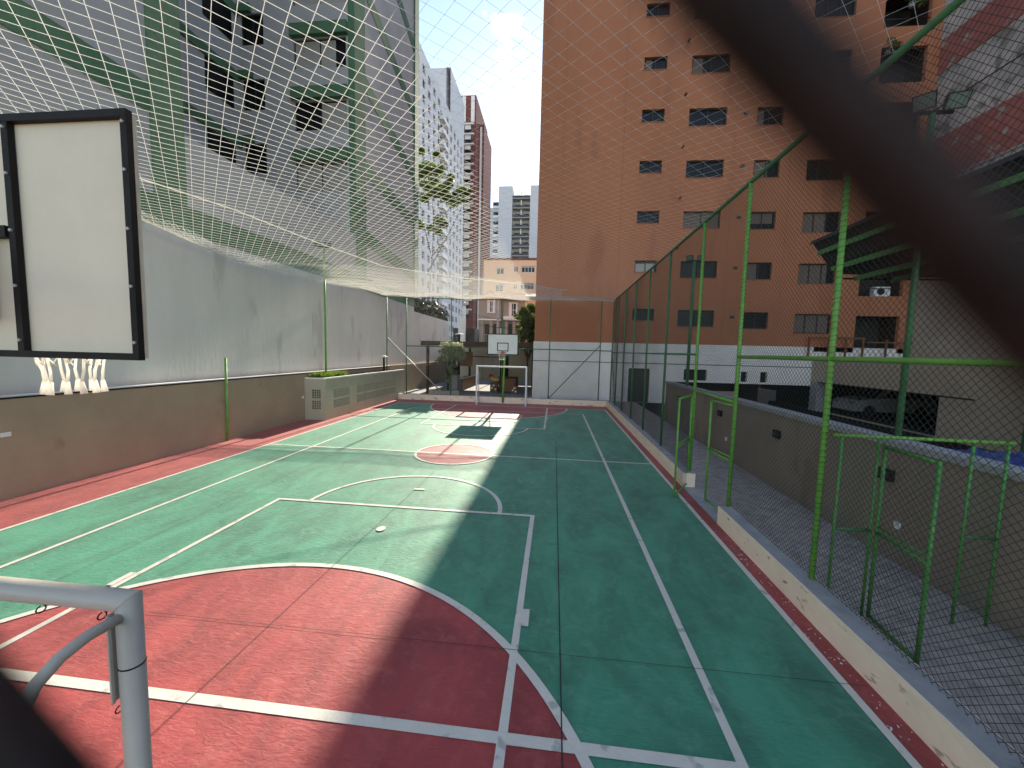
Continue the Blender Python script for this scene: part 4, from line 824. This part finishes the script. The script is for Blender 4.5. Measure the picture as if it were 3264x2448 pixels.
# peach block
pk = empty('peach_apartment_block', (-6, 82, 0), 'peach three-storey block with white framed windows', 'building')
k8 = 80 / 45; px0, px1 = -8.41 * k8, 4; pz = CAMZ + 10.33 * k8; yp = 80.0
H = []
zo = lambda y_: CAMZ + (1117 - y_) / 1244 * 80.5   # photo row (source px) to height on this facade
for (a, b, c, d_) in ((1575, 1599, 855, 877), (1629, 1643, 853, 870), (1653, 1695, 851, 871), (1704, 1726, 852, 872), (1572, 1597, 906, 930), (1629, 1641, 906, 922), (1650, 1693, 902, 923), (1701, 1725, 905, 923)):
    H.append(((a - 1764) / 1244 * 81 , (b - 1764) / 1244 * 81, zo(d_), zo(c)))
mb = holed(MB(), 'Y', yp, px0, px1, 0, pz, H, .3); mb.box(px0, px1, yp + .8, yp + 10, 0, pz); mb.build('facade', M_peach, pk)
box('parapet', px0 - .2, px1, yp - .1, yp + .2, pz, pz + .4, M_brick, pk)
for a, b, c, d_ in H:
    f = MB(); t = .1; f.box(a, b, yp + .1, yp + .2, c, c + t); f.box(a, b, yp + .1, yp + .2, d_ - t * 3, d_ - t * 2); f.box(a, b, yp + .1, yp + .2, d_ - t, d_)
    nb = 4 if b - a > 2 else 2
    for i in range(nb + 1): x = a + (b - a - t) * i / nb; f.box(x, x + t, yp + .1, yp + .199, c, d_)
    fr = f.build('window', M_white, pk); box('pane', a, b, yp + .25, yp + .28, c, d_, M_win, fr)
# far balcony tower
bt = empty('balcony_tower', (-26, 230, 0), 'distant pale grey tower with stacked balconies', 'building')
kk = 225 / 110; yt = 225.0; Z = lambda z: CAMZ + (z - CAMZ) * kk
xs_ = [x * kk for x in (-20.6, -16.7, -12.9, -8.0, -4.0)]
box('left_wing', xs_[0] + 4, xs_[1], yt + 4, yt + 20, 0, Z(44.6), M_tower2, bt); box('left_wing_low', xs_[0] - 2, xs_[0] + 4, yt + 6, yt + 20, 0, Z(43.4), M_tower2, bt); box('left_shaft', xs_[1], xs_[2], yt, yt + 20, 0, Z(48.0), M_tower2, bt); box('right_shaft', xs_[3], xs_[4] + 6, yt, yt + 20, 0, Z(48.1), M_tower2, bt); box('core', xs_[2], xs_[3], yt + 5, yt + 20, 0, Z(46.4), M_tower2, bt)
sl = None
for i in range(11):
    z = Z(44.7) - i * 5.25
    if i == 0:
        sl = box('balcony_slab', xs_[2], xs_[3], yt + .3, yt + 5, z, z + .5, M_conc, bt); rp_ = box('balcony_rail', xs_[2] + .05, xs_[3] - .05, yt + .2, yt + .4, z + .5, z + 1.6, M_frame, bt); wn1 = box('window', xs_[2] + 1, xs_[2] + 4.2, yt + 4.8, yt + 5, z + .6, z + 3.6, M_win, bt); wn2 = box('window', xs_[3] - 4.2, xs_[3] - 1, yt + 4.8, yt + 5, z + .6, z + 3.6, M_win, bt)
        lw = box('wing_balcony', xs_[0] + 4.5, xs_[1] - .3, yt + 3.2, yt + 4, z - 4, z - 2.6, M_white, bt); lwv = box('wing_window', xs_[0] + 4.5, xs_[1] - .5, yt + 3.9, yt + 4.05, z - 2.6, z - .6, M_win, bt); fin = box('divider', (xs_[2] + xs_[3]) / 2 - .2, (xs_[2] + xs_[3]) / 2 + .2, yt + .6, yt + 5, z + .5, z + 4.6, M_white, bt)
    else:
        for o in (sl, rp_, wn1, wn2, lw, lwv, fin): clone(o, (0, 0, -5.25 * i))
# brick tower
br = empty('brick_tower', (-30, 140, 0), 'slim brick red tower with white balcony slabs', 'building')
kb = 135 / 80; yb_ = 135.0; x0 = -20.6 * kb; x1 = -17.0 * kb; x2 = -15.3 * 141 / 80; zt = CAMZ + 50.2 * kb
box('brick_shaft', x0, x1, yb_, yb_ + 22, 0, zt, M_brick, br); box('side_wing', x1 - .01, x2, yb_ + 6, yb_ + 22, 0, zt - 6, M_brick, br); box('white_strip', x1 + .3, x1 + 1.0, yb_ + 5.8, yb_ + 6.0, 0, zt - 7, M_white, br)
for i in range(2): box('white_fin', x0 + 1.4 + i * 3, x0 + 2.6 + i * 3, yb_ - .2, yb_, zt - 8.5, zt - .3, M_white, br)
zz = zt - 9.6; first = None
for i in range(20):
    if first is None: first = [box('balcony_slab', x0 - .2, x0 + 5.6, yb_ - .9, yb_, zz, zz + .45, M_white, br), box('spandrel', x0 + 2.4, x0 + 4.4, yb_ - .3, yb_, zz - 1.3, zz - .02, M_white, br), box('window', x0 + 2.5, x0 + 4.5, yb_ - .05, yb_, zz - 2.5, zz - 1.35, M_win, br)]
    else:
        for o in first: clone(o, (0, 0, -3.22 * i))
# white tower with many small windows
wt = empty('white_tower_block', (-33, 104, 0), 'white tower block with a regular grid of small dark windows', 'building')
xt = -30.0; y0, y1 = 80.0, 124.0
H = []; 
for c in range(11):
    for r_ in range(20):
        y = 82.2 + c * 3.75; z = 5.2 + r_ * 3.0
        if 98 < y < 103: continue
        H.append((y, y + 1.7, z, z + 1.7))
ztop = lambda y: 66.0
mb = holed(MB(), 'X', xt, y0, 108, 0, 66.5, [h for h in H if h[1] < 108], -.35); mb = holed(mb, 'X', xt, 108, y1, 0, 78.0, [h for h in H if h[0] > 108], -.35)
mb.box(xt - 9, xt - 1.2, y0, 108, 0, 66.5); mb.box(xt - 9, xt - 1.2, 108, y1, 0, 78.0); mb.add([(xt, y0, 0), (xt - 9, y0, 0), (xt - 9, y0, 66.5), (xt, y0, 66.5)], [(0, 1, 2, 3)]); mb.add([(xt, y1, 0), (xt - 9, y1, 0), (xt - 9, y1, 78), (xt, y1, 78)], [(0, 1, 2, 3)]); mb.add([(xt, y0, 66.5), (xt, 108, 66.5), (xt - 1.2, 108, 66.5), (xt - 1.2, y0, 66.5)], [(0, 1, 2, 3)]); mb.add([(xt, 108, 78), (xt, y1, 78), (xt - 1.2, y1, 78), (xt - 1.2, 108, 78)], [(0, 1, 2, 3)])
mb.build('facade', M_tower, wt)
pn = None
for a, b, c, d_ in H:
    if pn is None: pn = box('window', xt - .36, xt - .32, a, b, c, d_, M_win, wt); a0, c0 = a, c
    else: clone(pn, (0, a - a0, c - c0))
fb_ = None
for r_ in range(19):
    z = 6.4 + r_ * 3.0
    if fb_ is None: fb_ = [box('balcony', xt, xt + 1.1, 98.3, 103, z - .9, z, M_white, wt), box('balcony_door', xt - .02, xt + .03, 99, 102.4, z + .1, z + 1.7, M_win, wt)]
    else:
        for o in fb_: clone(o, (0, 0, 3.0 * r_))
